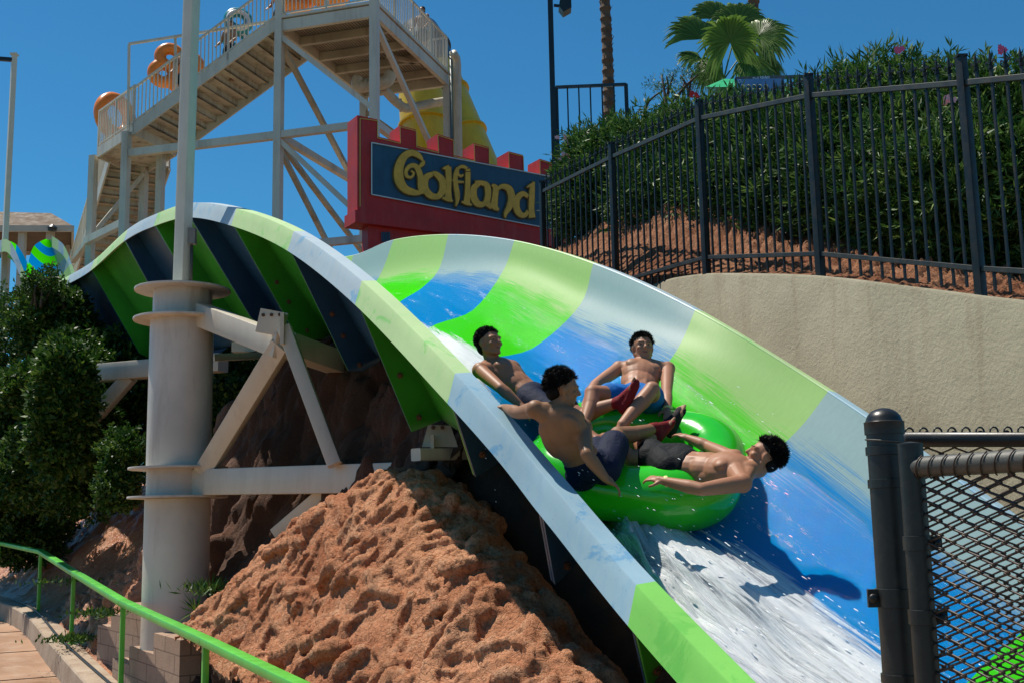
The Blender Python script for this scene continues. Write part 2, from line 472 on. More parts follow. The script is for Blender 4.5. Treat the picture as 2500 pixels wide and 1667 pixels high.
# lift along the local normal
lift = {}
for a in range(nu + 1):
    for b_ in range(nv + 1):
        t = g[min(a + 1, nu)][b_] - g[max(a - 1, 0)][b_]; s_ = g[a][min(b_ + 1, nv)] - g[a][max(b_ - 1, 0)]
        n = t.cross(s_).normalized(); n = n if n.z > 0 else -n
        lift[(a, b_)] = n * (.004 + .02 * min(1, (nv - b_) / 4))
g = [[q + lift[(a, b_)] for b_, q in enumerate(r_)] for a, r_ in enumerate(g)]
strip(mb, g)
wat = mb.build('water', mat_water(), None, True); tag(wat, kind='structure')
uvl = wat.data.uv_layers.new(name='UVMap')
for l in wat.data.loops: uvl.data[l.index].uv = uvs[l.vertex_index]

# lowest slide height over the plan, so that the soil stays below the flume
SG = .12; SX0, SY0 = -16.0, 0.0; SNX, SNY = 230, 300
slide_min = np.full((SNY, SNX), 1e3)
for a in range(NS * 24):
    u = min(a / 24, NS - 1.01)
    for q in ring(u):
        i = int((q.x - SX0) / SG); j = int((q.y - SY0) / SG)
        if 0 < i < SNX - 1 and 0 < j < SNY - 1: slide_min[j - 1:j + 2, i - 1:i + 2] = np.minimum(slide_min[j - 1:j + 2, i - 1:i + 2], q.z)
def below_slide(x, y, z, gap=.38):
    i = np.clip(((x - SX0) / SG).astype(int), 0, SNX - 1); j = np.clip(((y - SY0) / SG).astype(int), 0, SNY - 1)
    return np.minimum(z, slide_min[j, i] - gap)
# ------------------------------------------------------------ ground
def vnoise(x, y, seed=0):
    """value noise on numpy arrays, 0..1"""
    xi = np.floor(x).astype(np.int64); yi = np.floor(y).astype(np.int64); xf = x - xi; yf = y - yi
    def h(a, b):
        n = (a * 374761393 + b * 668265263 + seed * 1442695041) & 0xffffffff
        n = ((n ^ (n >> 13)) * 1274126177) & 0xffffffff
        return ((n ^ (n >> 16)) & 0xffff) / 65535.0
    u = xf * xf * (3 - 2 * xf); v = yf * yf * (3 - 2 * yf)
    return (h(xi, yi) * (1 - u) + h(xi + 1, yi) * u) * (1 - v) + (h(xi, yi + 1) * (1 - u) + h(xi + 1, yi + 1) * u) * v
def fbm(x, y, oct=4, seed=0, gain=.5):
    a = 1; s_ = 0; t = 0
    for k in range(oct):
        s_ = s_ + a * vnoise(x, y, seed + k * 17); t += a; a *= gain; x = x * 2.03 + 5.1; y = y * 2.03 + 3.7
    return s_ / t
def tps(pts):
    """thin plate spline surface through (x, y, z) points"""
    p = np.array(pts, float); n = len(p)
    d = np.sqrt(((p[:, None, :2] - p[None, :, :2]) ** 2).sum(-1)) + 1e-9
    K = d * d * np.log(d); K += np.eye(n) * .02
    Q = np.hstack([np.ones((n, 1)), p[:, :2]]); A = np.block([[K, Q], [Q.T, np.zeros((3, 3))]])
    c = np.linalg.lstsq(A, np.concatenate([p[:, 2], np.zeros(3)]), rcond=None)[0]
    def f(x, y):
        x = np.asarray(x, float); y = np.asarray(y, float); s_ = c[n] + c[n + 1] * x + c[n + 2] * y
        for i in range(n):
            r_ = np.sqrt((x - p[i, 0]) ** 2 + (y - p[i, 1]) ** 2) + 1e-9
            s_ = s_ + c[i] * r_ * r_ * np.log(r_)
        return s_
    return f
def grid_mesh(name, X, Y, Z, mat, parent=None, mask=None, smooth=True):
    ny, nx = X.shape; vs = np.stack([X, Y, Z], -1).reshape(-1, 3)
    ii = np.arange(ny * nx).reshape(ny, nx)
    f = np.stack([ii[:-1, :-1], ii[:-1, 1:], ii[1:, 1:], ii[1:, :-1]], -1).reshape(-1, 4)
    if mask is not None:
        m = mask.reshape(-1); f = f[m[f].all(1)]
    me = bpy.data.meshes.new(name); me.from_pydata(vs.tolist(), [], f.tolist()); me.materials.append(mat); me.update()
    if smooth: me.polygons.foreach_set('use_smooth', [True] * len(me.polygons))
    o = bpy.data.objects.new(name, me); sc.collection.objects.link(o)
    if parent: o.parent = parent; o.matrix_parent_inverse = Matrix.Translation(-parent.location)
    return o

# the handrail / kerb line, from the camera's side away (plan)
RAIL = [(-14.3, 27.5), (-11.9, 24.6), (-10.0, 22.5), (-8.33, 20.4), (-6.47, 17.06), (-4.61, 13.72), (-2.75, 10.38), (-.89, 7.04), (.97, 3.7), (2.0, 1.9)]
RZ = [.45, .35, .28, .13, -.12, -.36, -.50, -.66, -.82, -.9]       # ground height at each
def rail_side(x, y):
    """signed distance from the kerb line, positive on the mound side"""
    best = None; X = np.asarray(x, float); Y_ = np.asarray(y, float); D = np.full(X.shape, 1e9); S = np.zeros(X.shape); Zk = np.zeros(X.shape)
    for (a, b), za, zb in zip(zip(RAIL, RAIL[1:]), RZ, RZ[1:]):
        dx, dy = b[0] - a[0], b[1] - a[1]; L = dx * dx + dy * dy
        t = np.clip(((X - a[0]) * dx + (Y_ - a[1]) * dy) / L, 0, 1)
        d = np.hypot(X - a[0] - t * dx, Y_ - a[1] - t * dy); cr = dx * (Y_ - a[1]) - dy * (X - a[0])
        m = d < D; D = np.where(m, d, D); S = np.where(m, np.sign(cr), S); Zk = np.where(m, za + t * (zb - za), Zk)
    return D * S, Zk

# slope that carries the mound, column, bushes
CP = [(340,1201,16),(250,1290,16.2),(150,1370,16.6),(60,1440,18),(330,1300,14.6),(300,1400,13.9),(340,1480,13.3),(430,1560,12.6),(330,1560,13.0),
 (560,1240,13.8),(640,1200,13.6),(560,1340,13.2),(500,1440,12.8),(700,1180,13.0),
 (740,905,14.4),(820,960,13.4),(900,1050,12.3),(640,1000,15.0),(600,1090,14.6),(540,1090,15.6),(1000,1120,11.0),(1110,1180,10.0),(1080,1080,10.9),(800,1100,12.6),
 (1200,1330,9.4),(1350,1500,8.6),(1300,1450,9.0),(1500,1667,8.0)]
cp = [tuple(P(*q)) for q in CP]
cp += [(-9, 24, 1.6), (-13, 28, 1.3), (-6, 26, 3.2), (-3, 24, 4.4), (0, 22, 4.6), (2, 18, 4.3), (1.2, 16, 4.1), (1.6, 14, 3.5), (2.3, 12.3, 2.4), (3, 10.5, 1.6), (3.8, 8.5, .4), (4.4, 7, -.2),
       (1.2, 6, -.6), (2.5, 4, -1.4), (-9.5, 21.5, .7), (-7.2, 18.2, .3), (-5.5, 15.2, .0), (-4.0, 12.9, -.2), (3, 22, 4.7), (8, 24, 5), (6, 14, 3.9), (-16, 34, 2), (-4, 34, 4), (6, 34, 5)]
slope_f = tps(cp)
def slope_h(x, y):
    z = below_slide(x, y, slope_f(x, y), .45); s_, zk = rail_side(x, y)
    return np.where(s_ < 2.2, lerp(zk - .06, z, np.clip((s_ - .15) / 2.0, 0, 1)), z)

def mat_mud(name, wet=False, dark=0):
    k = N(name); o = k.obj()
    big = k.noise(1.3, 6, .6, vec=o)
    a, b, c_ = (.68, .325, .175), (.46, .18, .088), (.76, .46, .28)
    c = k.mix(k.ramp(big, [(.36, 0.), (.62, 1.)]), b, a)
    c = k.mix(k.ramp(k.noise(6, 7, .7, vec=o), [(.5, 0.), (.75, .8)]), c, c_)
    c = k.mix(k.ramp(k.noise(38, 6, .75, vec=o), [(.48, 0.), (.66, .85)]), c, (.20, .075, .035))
    if wet:  # wet also switches on the dark soil painted as shade under the slide
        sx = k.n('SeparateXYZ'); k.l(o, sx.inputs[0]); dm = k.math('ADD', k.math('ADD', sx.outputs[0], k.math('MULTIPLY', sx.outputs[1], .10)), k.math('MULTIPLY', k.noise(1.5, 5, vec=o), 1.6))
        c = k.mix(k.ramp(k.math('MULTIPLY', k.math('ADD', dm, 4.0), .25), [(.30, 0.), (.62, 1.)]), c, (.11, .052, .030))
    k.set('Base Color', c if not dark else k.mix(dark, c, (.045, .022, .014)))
    h = k.math('ADD', k.noise(28, 9, .72, vec=o), k.math('MULTIPLY', k.noise(120, 6, .7, vec=o), .35))
    vo = k.n('TexVoronoi', feature='DISTANCE_TO_EDGE'); vo.inputs['Scale'].default_value = 16; k.l(k.obj(), vo.inputs['Vector'])
    h = k.math('ADD', h, k.math('MULTIPLY', k.ramp(vo.outputs[0], [(0, 0.), (.06, 1.)]), .25))
    if wet:
        sxx = k.n('SeparateXYZ'); k.l(o, sxx.inputs[0]); wm = k.math('MULTIPLY', k.ramp(k.noise(1.1, 4, vec=o), [(.42, 0.), (.55, 1.)]), k.math('LESS_THAN', sxx.outputs[0], -5.0))
        k.set('Roughness', k.mix(wm, .9, .22)); k.set('Specular IOR Level', .5)
    else: k.set('Roughness', .95); k.set('Specular IOR Level', .15)
    k.bump(h, .9, .035); return k.m
mud = mat_mud('mound_mud'); mud_wet_shaded = mat_mud('bank_mud_wet_shaded', wet=True); earth = mat_mud('rock_soil', dark=.45)

nx, ny = 330, 380
xs = np.linspace(-15, 9, nx); ys = np.linspace(3, 36, ny); X, Y = np.meshgrid(xs, ys)
Z = slope_h(X, Y)
lump = np.abs(fbm(X * 2.2, Y * 2.2, 5, 3, .6) - .5) * 2
Z += (fbm(X * .8, Y * .8, 3, 9) - .5) * .35 * np.clip(rail_side(X, Y)[0] / 1.5, 0, 1) + (lump - .3) * .22 * np.clip(rail_side(X, Y)[0], 0, 1)
msk = rail_side(X, Y)[0] > -.02
bank = grid_mesh('bank', X, Y, Z, mud_wet_shaded, mask=msk); tag(bank, kind='structure')

# finer lumpy soil right behind the column
xs2 = np.linspace(-9.5, 1.0, 470); ys2 = np.linspace(10.4, 20.5, 430); X2_, Y2_ = np.meshgrid(xs2, ys2); Zb = slope_h(X2_, Y2_)
rl = np.zeros(X2_.shape); r3 = random.Random(5)
for k in range(2600):
    cx, cy, r_ = r3.uniform(-9.5, 1.0), r3.uniform(10.4, 20.5), r3.choice([.05, .08, .11, .16, .24]); i0, i1 = np.searchsorted(xs2, (cx - r_, cx + r_)); j0, j1 = np.searchsorted(ys2, (cy - r_, cy + r_))
    if i1 - i0 < 2 or j1 - j0 < 2: continue
    q = 1 - ((X2_[j0:j1, i0:i1] - cx) ** 2 + ((Y2_[j0:j1, i0:i1] - cy) * 1.2) ** 2) / r_ ** 2
    rl[j0:j1, i0:i1] = np.maximum(rl[j0:j1, i0:i1], np.sqrt(np.clip(q, 0, 1)) * r_ * .8)
gy2, gx2 = np.gradient(Zb, ys2, xs2); n2_ = np.sqrt(gx2 ** 2 + gy2 ** 2 + 1)
Db = rl + (np.abs(fbm(X2_ * 3, Y2_ * 3, 5, 61, .62) - .5) * .5 + (fbm(X2_ * 12, Y2_ * 12, 3, 63) - .5) * .08) - .02
Db *= np.clip((rail_side(X2_, Y2_)[0] - .05) / .5, 0, 1)
tag(grid_mesh('bank_slope', X2_ - gx2 / n2_ * Db, Y2_ - gy2 / n2_ * Db, Zb + .03 + Db / n2_, mud_wet_shaded, mask=rail_side(X2_, Y2_)[0] > .06), kind='structure')
def lumps_at(name, c, rad, n, mat, seed, label=None):
    r_ = random.Random(seed); mb = MB()
    return mb

# ------------------------------------------------------------ the mound of piped red mud
MP = [(967,1163,10),(1012,1170,9.85),(910,1170,10.1),(870,1195,10.3),(700,1290,11),(600,1380,11.4),(480,1490,11.9),(400,1570,12.3),(330,1655,12.3),
 (900,1667,8.1),(715,1667,9.0),(600,1667,9.7),(500,1667,10.5),(420,1640,11.2),(1050,1192,9.7),(1105,1240,9.3),(1185,1330,8.6),(1285,1460,7.8),(1340,1560,7.3),(1390,1667,6.9),(1150,1667,7.3),
 (900,1400,9.05),(1000,1400,8.7),(760,1480,9.9),(1100,1500,8.0),(1200,1560,7.5),(620,1520,10.5),(860,1290,9.8),(1020,1290,9.2)]
mpts = [tuple(P(*q)) for q in MP]
back = []
for q, dy in ((0, 1.6), (3, 1.7), (4, 1.5), (5, 1.2), (6, .9), (14, 1.5), (15, 1.5), (16, 1.6), (17, 1.6), (19, 1.6)):
    x, y, z = mpts[q]; back.append((x + .5 * dy, y + dy, z - .75 * dy))
mpts += back
for q in (9, 10, 11, 12, 20, 19):
    x, y, z = mpts[q]; mpts.append((x - .15, y - 1.2, z - .95))
mound_f = tps(mpts)
nx, ny = 620, 560
xs = np.linspace(-4.9, 1.5, nx); ys = np.linspace(5.9, 12.9, ny); X, Y = np.meshgrid(xs, ys)
Z0 = mound_f(X, Y)
gy, gx = np.gradient(Z0, ys, xs)
nn = np.sqrt(gx ** 2 + gy ** 2 + 1)
# thick base plus ropes of mud laid over it, fused by a voxel remesh and roughened
D = (fbm(X * 1.7, Y * 1.7, 3, 21) - .5) * .20 + (fbm(X * 5, Y * 5, 3, 5) - .5) * .07
Z1 = Z0 + D - .045
zs = slope_h(X, Y)
step = 4
Xc, Yc, Zc = X[::step, ::step], Y[::step, ::step], Z1[::step, ::step]
mb = MB(); ny_, nx_ = Xc.shape
mb.v = np.concatenate([np.stack([Xc, Yc, Zc], -1).reshape(-1, 3), np.stack([Xc, Yc, np.minimum(Zc - .6, -1.6)], -1).reshape(-1, 3)]).tolist()
id_ = lambda t, j, i: t * ny_ * nx_ + j * nx_ + i
for j in range(ny_ - 1):
    for i in range(nx_ - 1):
        mb.f.append([id_(0, j, i), id_(0, j, i + 1), id_(0, j + 1, i + 1), id_(0, j + 1, i)]); mb.f.append([id_(1, j, i), id_(1, j + 1, i), id_(1, j + 1, i + 1), id_(1, j, i + 1)])
for i in range(nx_ - 1):
    mb.f.append([id_(0, 0, i), id_(1, 0, i), id_(1, 0, i + 1), id_(0, 0, i + 1)]); mb.f.append([id_(0, ny_ - 1, i), id_(0, ny_ - 1, i + 1), id_(1, ny_ - 1, i + 1), id_(1, ny_ - 1, i)])
for j in range(ny_ - 1):
    mb.f.append([id_(0, j, 0), id_(0, j + 1, 0), id_(1, j + 1, 0), id_(1, j, 0)]); mb.f.append([id_(0, j, nx_ - 1), id_(1, j, nx_ - 1), id_(1, j + 1, nx_ - 1), id_(0, j + 1, nx_ - 1)])
mb.mi = [0] * len(mb.f)
rr = random.Random(11)
def hz(x, y):
    i = min(max(int((x - xs[0]) / (xs[1] - xs[0])), 0), nx - 1); j = min(max(int((y - ys[0]) / (ys[1] - ys[0])), 0), ny - 1)
    return Z1[j, i], gx[j, i], gy[j, i]
def onm(x, y):
    z, a, b_ = hz(x, y); n = Vector((-a, -b_, 1)).normalized(); return Vector((x, y, z)), n
cnt = 0
while cnt < 1300:
    x = rr.uniform(-4.8, 1.4); y = rr.uniform(6.2, 12.6); z, a, b_ = hz(x, y)
    if abs(a) + abs(b_) < .1 and z < -.6: continue
    if z < -.9: continue
    cnt += 1
    p, n = onm(x, y); r0 = rr.choice([.025, .03, .04, .045, .055, .065, .08]) * rr.uniform(.85, 1.15)
    if x < -1.9: r0 *= .75
    t1 = n.cross(Vector((0, 0, 1))).normalized(); t2 = n.cross(t1)      # along the contour, down the slope
    ang = rr.gauss(.35, .75); cv = rr.gauss(0, 3.2); L = rr.uniform(.15, .8); k_ = max(3, int(L / .04)); off = rr.uniform(-.2, .75) * r0; pts_ = []; rad = []
    for q in range(k_):
        t = q / (k_ - 1); pts_.append(p + n * (off + r0 * .3 * math.sin(t * 3.1))); rad.append(r0 * (.72 + .28 * math.sin(math.pi * min(1, t * 1.15 + .1))) * rr.uniform(.9, 1.1))
        d = t1 * math.cos(ang) + t2 * math.sin(ang); p2 = p + d * .04; ang += cv * .04 + rr.gauss(0, .14); p, n = onm(p2.x, p2.y)
    mb.ell(pts_[0], (rad[0] * .95,) * 3, seg=8, rings=6); mb.ell(pts_[-1], (rad[-1] * .95,) * 3, seg=8, rings=6); mb.tube(pts_, rad, 8)
for k in range(500):
    x = rr.uniform(-4.8, 1.4); y = rr.uniform(6.2, 12.6); p, n = onm(x, y)
    if p.z < -.9: continue
    r0 = rr.uniform(.015, .05); mb.ell(p + n * rr.uniform(-.2, .7) * r0, (r0 * rr.uniform(.8, 1.4), r0, r0 * .8), Euler((rr.random() * 3, rr.random() * 3, 0)).to_matrix(), 8, 6)
src = mb.build('mound_src', mud); m_ = src.modifiers.new('r', 'REMESH'); m_.mode = 'VOXEL'; m_.voxel_size = .0165
bpy.context.view_layer.update(); me = bpy.data.meshes.new_from_object(src.evaluated_get(bpy.context.evaluated_depsgraph_get())); bpy.data.objects.remove(src)
co = np.empty(len(me.vertices) * 3); me.vertices.foreach_get('co', co); co = co.reshape(-1, 3); no = np.empty(len(me.vertices) * 3); me.vertices.foreach_get('normal', no); no = no.reshape(-1, 3)
w1 = fbm(co[:, 0] * 13 + co[:, 2] * 5, co[:, 1] * 13 - co[:, 2] * 9, 4, 3, .6) - .5; w2 = np.abs(fbm(co[:, 0] * 24 + co[:, 2] * 17, co[:, 1] * 24 + co[:, 2] * 11, 3, 9, .6) - .5)
co += no * (w1 * .055 - (.5 - w2) * .03 + .01)[:, None]
sd_, _z = rail_side(co[:, 0], co[:, 1]); hh = slope_h(co[:, 0], co[:, 1])
keep = (sd_ > .10) & (co[:, 2] > hh - .35) & (co[:, 2] > -1.4) & ((co[:, 0] > -3.50) | (co[:, 2] > .50)) & (co[:, 1] > 6.0)
nf = len(me.polygons); fi = np.empty(nf * 4, dtype=np.int32)
if len(me.loops) == nf * 4:
    me.loops.foreach_get('vertex_index', fi); fi = fi.reshape(-1, 4); fi = fi[keep[fi].all(1)]
    used = np.zeros(len(co), bool); used[fi.ravel()] = True; mp_ = np.cumsum(used) - 1
    me2 = bpy.data.meshes.new('mud_mound'); me2.from_pydata(co[used].tolist(), [], mp_[fi].tolist()); me2.materials.append(mud); me2.update()
else:
    me.vertices.foreach_set('co', co.ravel()); me.update(); me2 = me
me2.polygons.foreach_set('use_smooth', [True] * len(me2.polygons))
mound = bpy.data.objects.new('mud_mound', me2); sc.collection.objects.link(mound)
tag(mound, 'big heap of rope-like red brown mud rising beneath the slide', 'mud mound')

# far ground plane
def mat_simple(name, col, rough=.9, sc_=2, bump=.3):
    return mat_paint(name, col, rough, .25, scale=sc_, bump=bump, spec=.2)
gm = MB(); gm.add([(-3000, -3000, -3.0), (3000, -3000, -3.0), (3000, 3000, -3.0), (-3000, 3000, -3.0)], [(0, 1, 2, 3)])
tag(gm.build('ground', mat_simple('far_ground', (.20, .15, .10), 1, .05)), kind='structure')

# ------------------------------------------------------------ path, kerb
kc = N('path_concrete'); o = kc.obj()
c = kc.mix(kc.ramp(kc.noise(.7, 5, .6, vec=o), [(.35, 0.), (.65, 1.)]), (.26, .13, .065), (.38, .22, .13))
c = kc.mix(kc.ramp(kc.noise(3, 8, .7, vec=o), [(.5, 0.), (.8, .7)]), c, (.50, .38, .28))
kc.set('Base Color', c); wetm = kc.ramp(kc.noise(.5, 3, vec=o), [(.42, 0.), (.58, 1.)]); kc.set('Roughness', kc.mix(wetm, .75, .3)); kc.bump(kc.noise(60, 6, .6, vec=o), .12, .01)
path_m = kc.m
kk = N('kerb_concrete'); o = kk.obj()
c = kk.mix(kk.ramp(kk.noise(1.8, 6, .65, vec=o), [(.35, 0.), (.65, 1.)]), (.30, .21, .14), (.42, .33, .24))
c = kk.mix(kk.ramp(kk.noise(5, 7, .8, vec=kk.obj((1, 1, .2))), [(.52, 0.), (.7, .8)]), c, (.20, .12, .08))
kk.set('Base Color', c); kk.set('Roughness', .85); kk.bump(kk.noise(35, 7, .65, vec=o), .3, .015); kerb_m = kk.m

def rail_pt(s_):
    n = len(RAIL) - 1; i = min(int(s_), n - 1); t = s_ - i
    arr = [Vector((a[0], a[1], z)) for a, z in zip(RAIL, RZ)]
    return spline(arr, s_)
def rail_nrm(s_):
    t = rail_pt(min(s_ + .05, len(RAIL) - 1.01)) - rail_pt(max(s_ - .05, 0)); t.z = 0; t.normalize()
    return Vector((t.y, -t.x, 0))      # points to the path side
if rail_side(*(rail_pt(5) + rail_nrm(5)).xy)[0] > 0: _sg = -1
else: _sg = 1
def rn(s_): return rail_nrm(s_) * _sg
ss = [k / 12 for k in range(12 * (len(RAIL) - 1))]
mb = MB(); g = []
for s_ in ss:
    q = rail_pt(s_); d = rn(s_)
    zj = .006 * math.sin(s_ * 37)
    g.append([q - d * .10 + Vector((0, 0, -.5)), q - d * .10 + Vector((0, 0, .0)), q + d * (.0) + Vector((0, 0, .015)), q + d * .24 + Vector((0, 0, zj)), q + d * .26 + Vector((0, 0, -.02)), q + d * (.29 + zj) + Vector((0, 0, -.32)), q + d * .3 + Vector((0, 0, -.5))])
strip(mb, g); tag(mb.build('kerb', kerb_m, None, 'auto'), kind='structure')
mb = MB(); g = []
for s_ in ss:
    q = rail_pt(s_); d = rn(s_); d0 = Vector((-.8, -.5, 0)) * 12 if False else d
    g.append([q + d * x + Vector((0, 0, -.30)) for x in (.2, 1.0, 2, 4, 9)])
strip(mb, g); tag(mb.build('path', path_m, None, True), kind='structure')
mb = MB()
for s_ in (3.05, 3.62, 4.2, 4.9, 5.5, 6.3):
    q = rail_pt(s_); d = rn(s_); a = q + d * .29 + Vector((0, 0, -.297)); b = a + d * 6
    mb.beam(a, b, .012, .012)
tag(mb.build('path_joint', mat_simple('joint_dark', (.12, .07, .045))), kind='structure')
# garden hose lying on the kerb
mb = MB(); pts = []
for k in range(160):
    s_ = 2.4 + k * .03; q = rail_pt(s_); d = rn(s_)
    pts.append(q + d * (.06 + .04 * math.sin(s_ * 2.1)) + Vector((0, 0, .034)))
mb.tube(pts, .016, 8); h = mb.build('garden_hose', mat_paint('hose_black', (.02, .02, .02), .4), None, True)
tag(h, 'thin black hose lying along the top of the concrete kerb', 'hose')

# ------------------------------------------------------------ green handrail
green_m = mat_paint('handrail_green', (.10, .50, .05), .38, .15, dirt=(.05, .10, .02), dirt_amt=.25)
hr = thing('handrail', 'bright green metal handrail running down beside the concrete path', 'handrail', (RAIL[5][0], RAIL[5][1], RZ[5]))
def rz(s_): q = rail_pt(s_); return Vector((q.x, q.y, q.z))
tops = []
mb = MB()
T = [Vector((a[0], a[1], z + 1.02)) for a, z in zip(RAIL, RZ)]
for i, (a, b) in enumerate(zip(T, T[1:])):
    if i > 7: break
    d = (b - a).normalized() * .015
    mb.beam(a - d, b + d, .115, .07, bev=.008)
mb.build('top_rail', green_m, hr, 'auto')
for i in range(0, 9):
    mb = MB(); a = Vector((RAIL[i][0], RAIL[i][1], RZ[i] - .02)); mb.beam(a, T[i] - Vector((0, 0, .02)), .055, .055, up=(.86, .5, 0), bev=.006)
    mb.box(a + Vector((0, 0, .03)), (.11, .11, .012)); mb.build('post', green_m, hr, 'auto')

# ------------------------------------------------------------ stepped block wall beside the column
kb = N('cinder_block'); o = kb.obj()
br = kb.n('TexBrick'); kb.l(kb.obj((1, 1, 1), (R(90), 0, 0)), br.inputs[0]); br.inputs['Scale'].default_value = 1
for nme, v in (('Brick Width', .40), ('Row Height', .20), ('Mortar Size', .008)): br.inputs[nme].default_value = v
br.inputs['Color1'].default_value = (.40, .27, .19, 1); br.inputs['Color2'].default_value = (.33, .22, .155, 1); br.inputs['Mortar'].default_value = (.20, .13, .09, 1)
c = kb.mix(kb.ramp(kb.noise(9, 7, .7, vec=o), [(.5, 0.), (.8, .6)]), br.outputs[0], (.16, .10, .07)); kb.set('Base Color', c); kb.set('Roughness', .95)
kb.bump(kb.noise(60, 6, vec=o), .4, .01)
def blockwall(steps, name, label):
    """steps: (left px, right px, top py, depth left, depth right)"""
    mb = MB()
    for x0, x1, yt, Y0, Y1 in steps:
        a = P(x0, yt, Y0); b = P(x1, yt, Y1); b.z = a.z; d = (b - a).normalized(); n = Vector((-d.y, d.x, 0)); n = n if n.y > 0 else -n
        mb.prism([Vector((a.x, a.y, -1.2)), Vector((b.x, b.y, -1.2)), b, a], n * .22)
    tag(mb.build(name, kb.m), label, 'wall')
blockwall([(239, 272, 1524, 15.9, 15.45), (272, 302, 1497, 15.45, 15.0), (302, 345, 1471, 15.0, 14.4)], 'block_wall', 'stepped grey block wall left of the big column foot')
blockwall([(275, 316, 1606, 14.75, 14.0), (316, 376, 1577, 14.0, 13.1), (376, 440, 1544, 13.1, 12.2)], 'block_wall', 'low stepped block wall right of the column foot beside the mound')
# ------------------------------------------------------------ big steel column carrying the slide
col_m = mat_paint('column_paint', (.62, .56, .48), .42, .16, dirt=(.26, .16, .10), dirt_amt=.6, scale=1.1, bump=.05)
CY = 13.8
cb = P(402, 1667, CY); CX = cb.x
def zof(py, Y=CY, px=436): return P(px, py, Y).z
c0 = P(432, 1300, CY); CX = c0.x
col = thing('support_column', 'massive cream steel pipe column with wide ring flanges holding up the slide', 'column', (CX, CY, -.2))
RC = .381
mb = MB(); mb.lathe((CX, CY, 0), [(RC, -.8), (RC, zof(1213) - .02), ], 48); mb.build('pipe', col_m, col, 'auto')
mb = MB(); mb.lathe((CX, CY, 0), [(RC - .012, zof(1213) - .02), (RC - .012, zof(1143))], 48); mb.build('pipe', col_m, col, 'auto')
mb = MB(); mb.lathe((CX, CY, 0), [(RC - .004, zof(1143)), (RC - .004, zof(785))], 48); mb.build('pipe', col_m, col, 'auto')
mb = MB(); mb.lathe((CX, CY, 0), [(RC - .03, zof(785)), (RC - .03, zof(708))], 48); mb.build('pipe', col_m, col, 'auto')
for py, rf in ((1213, .58), (1143, .58), (783, .575), (711, .57)):
    z = zof(py); mb = MB(); mb.lathe((CX, CY, 0), [(rf, z - .012), (rf + .003, z), (rf, z + .014)], 64); mb.build('ring_flange', col_m, col, 'auto')
ztop = zof(711)

# light pole standing on the column
pole_m = mat_paint('pole_cream', (.66, .64, .52), .45, .06, dirt=(.3, .25, .17), dirt_amt=.2, bump=.02)
pl = thing('light_pole', 'tall square cream pole standing on top of the flanged column', 'pole', (CX, CY, ztop))
pb = P(443, 694, CY - .05)
pb = Vector((pb.x, pb.y, ztop + .012)); pt = P(474, -60, CY - .05); pt = Vector((pb.x + .045, pb.y, pb.z + 4.3))
mb = MB(); mb.beam(pb, pt, .155, .155, up=(.9, -.43, 0), bev=.012); mb.build('shaft', pole_m, pl, 'auto')
mb = MB(); mb.box(pb + Vector((0, 0, .01)), (.3, .3, .02)); mb.build('base_plate', pole_m, pl)
mb = MB(); q = pb + Vector((.115, 0, .5)); mb.tube([Vector((q.x, q.y, pb.z)), Vector((q.x, q.y, pb.z + .55))], .018, 8)
mb.build('conduit', mat_paint('conduit_grey', (.09, .09, .08), .5), pl, True)
mb = MB(); mb.box((pb.x + .12, pb.y, pb.z + .66), (.085, .09, .2)); mb.build('switch_box', mat_paint('box_grey', (.22, .21, .18), .5), pl)

def member(pts_, w_, h_=None, name='beam', parent=None, mat=None, up=(0, 0, 1), bev=.012):
    mb = MB(); mb.beam(P(*pts_[0]), P(*pts_[1]), w_, h_, up=up, bev=bev); return mb.build(name, mat or gal_m, parent, 'auto')
br_m = mat_paint('brace_paint', (.60, .545, .44), .42, .08, dirt=(.28, .18, .11), dirt_amt=.3, scale=1.5, bump=.02)
sup = thing('slide_bracing', 'cream steel beams and diagonal braces fixed between the flanged column and slide', 'support frame', P(700, 1170, 12.6))
def mem(a, b, w_, h_=None, name='beam', **k): return member([a, b], w_, h_, name, sup, br_m, **k)
mem((470, 1177, 13.7), (1100, 1162, 11.2), .23, .30)                     # long level beam into the mound
mem((490, 768, 13.65), (690, 845, 12.3), .20, .27)                           # upper arm under the shell
mem((700, 842, 12.5), (880, 905, 13.9), .22, .26)                            # goes on behind
mem((690, 838, 12.3), (500, 1150, 13.5), .21, .18, 'brace', up=(0, 1, 0))    # left leg of the V
mem((694, 800, 12.2), (818, 1134, 11.95), .15, .13, 'brace', up=(0, 1, 0))   # right leg of the V
mem((812, 1188, 12.35), (680, 1300, 13.0), .16, .16, 'brace', up=(0, 1, 0))
mb = MB(); q = P(664, 788, 12.25); mb.box(q, (.30, .05, .26), Matrix.Rotation(R(12), 3, 'Y')); mb.build('saddle_plate', br_m, sup)
for k in range(3):
    mb = MB(); c = q + Vector((-.09 + .09 * k, -.025, .08)); mb.lathe(c, [(.02, 0), (.02, .014), (.001, .016)], 6, axis=(0, -1, 0)); mb.build('bolt', bolt_m, sup)
mb = MB(); q = P(692, 800, 12.15); mb.box(q + Vector((0, 0, -.02)), (.04, .16, .34)); mb.build('gusset_plate', br_m, sup)
# rear arms seen left and right of the column
rear = thing('rear_bracing', 'cream support arms of the slide showing left of the column by the bush', 'support frame', P(300, 900, 19.0))
member([(190, 915, 19.4), (545, 885, 18.2)], .26, .29, 'beam', rear, br_m)
member([(318, 918, 19.0), (215, 1035, 19.2)], .22, .22, 'brace', rear, br_m, up=(0, 1, 0))
member([(515, 873, 15.5), (635, 868, 16.6)], .12, .10, 'beam', rear, br_m)
mb = MB(); mb.box(P(600, 850, 16.5), (.34, .3, .14)); mb.build('saddle_plate', br_m, rear)
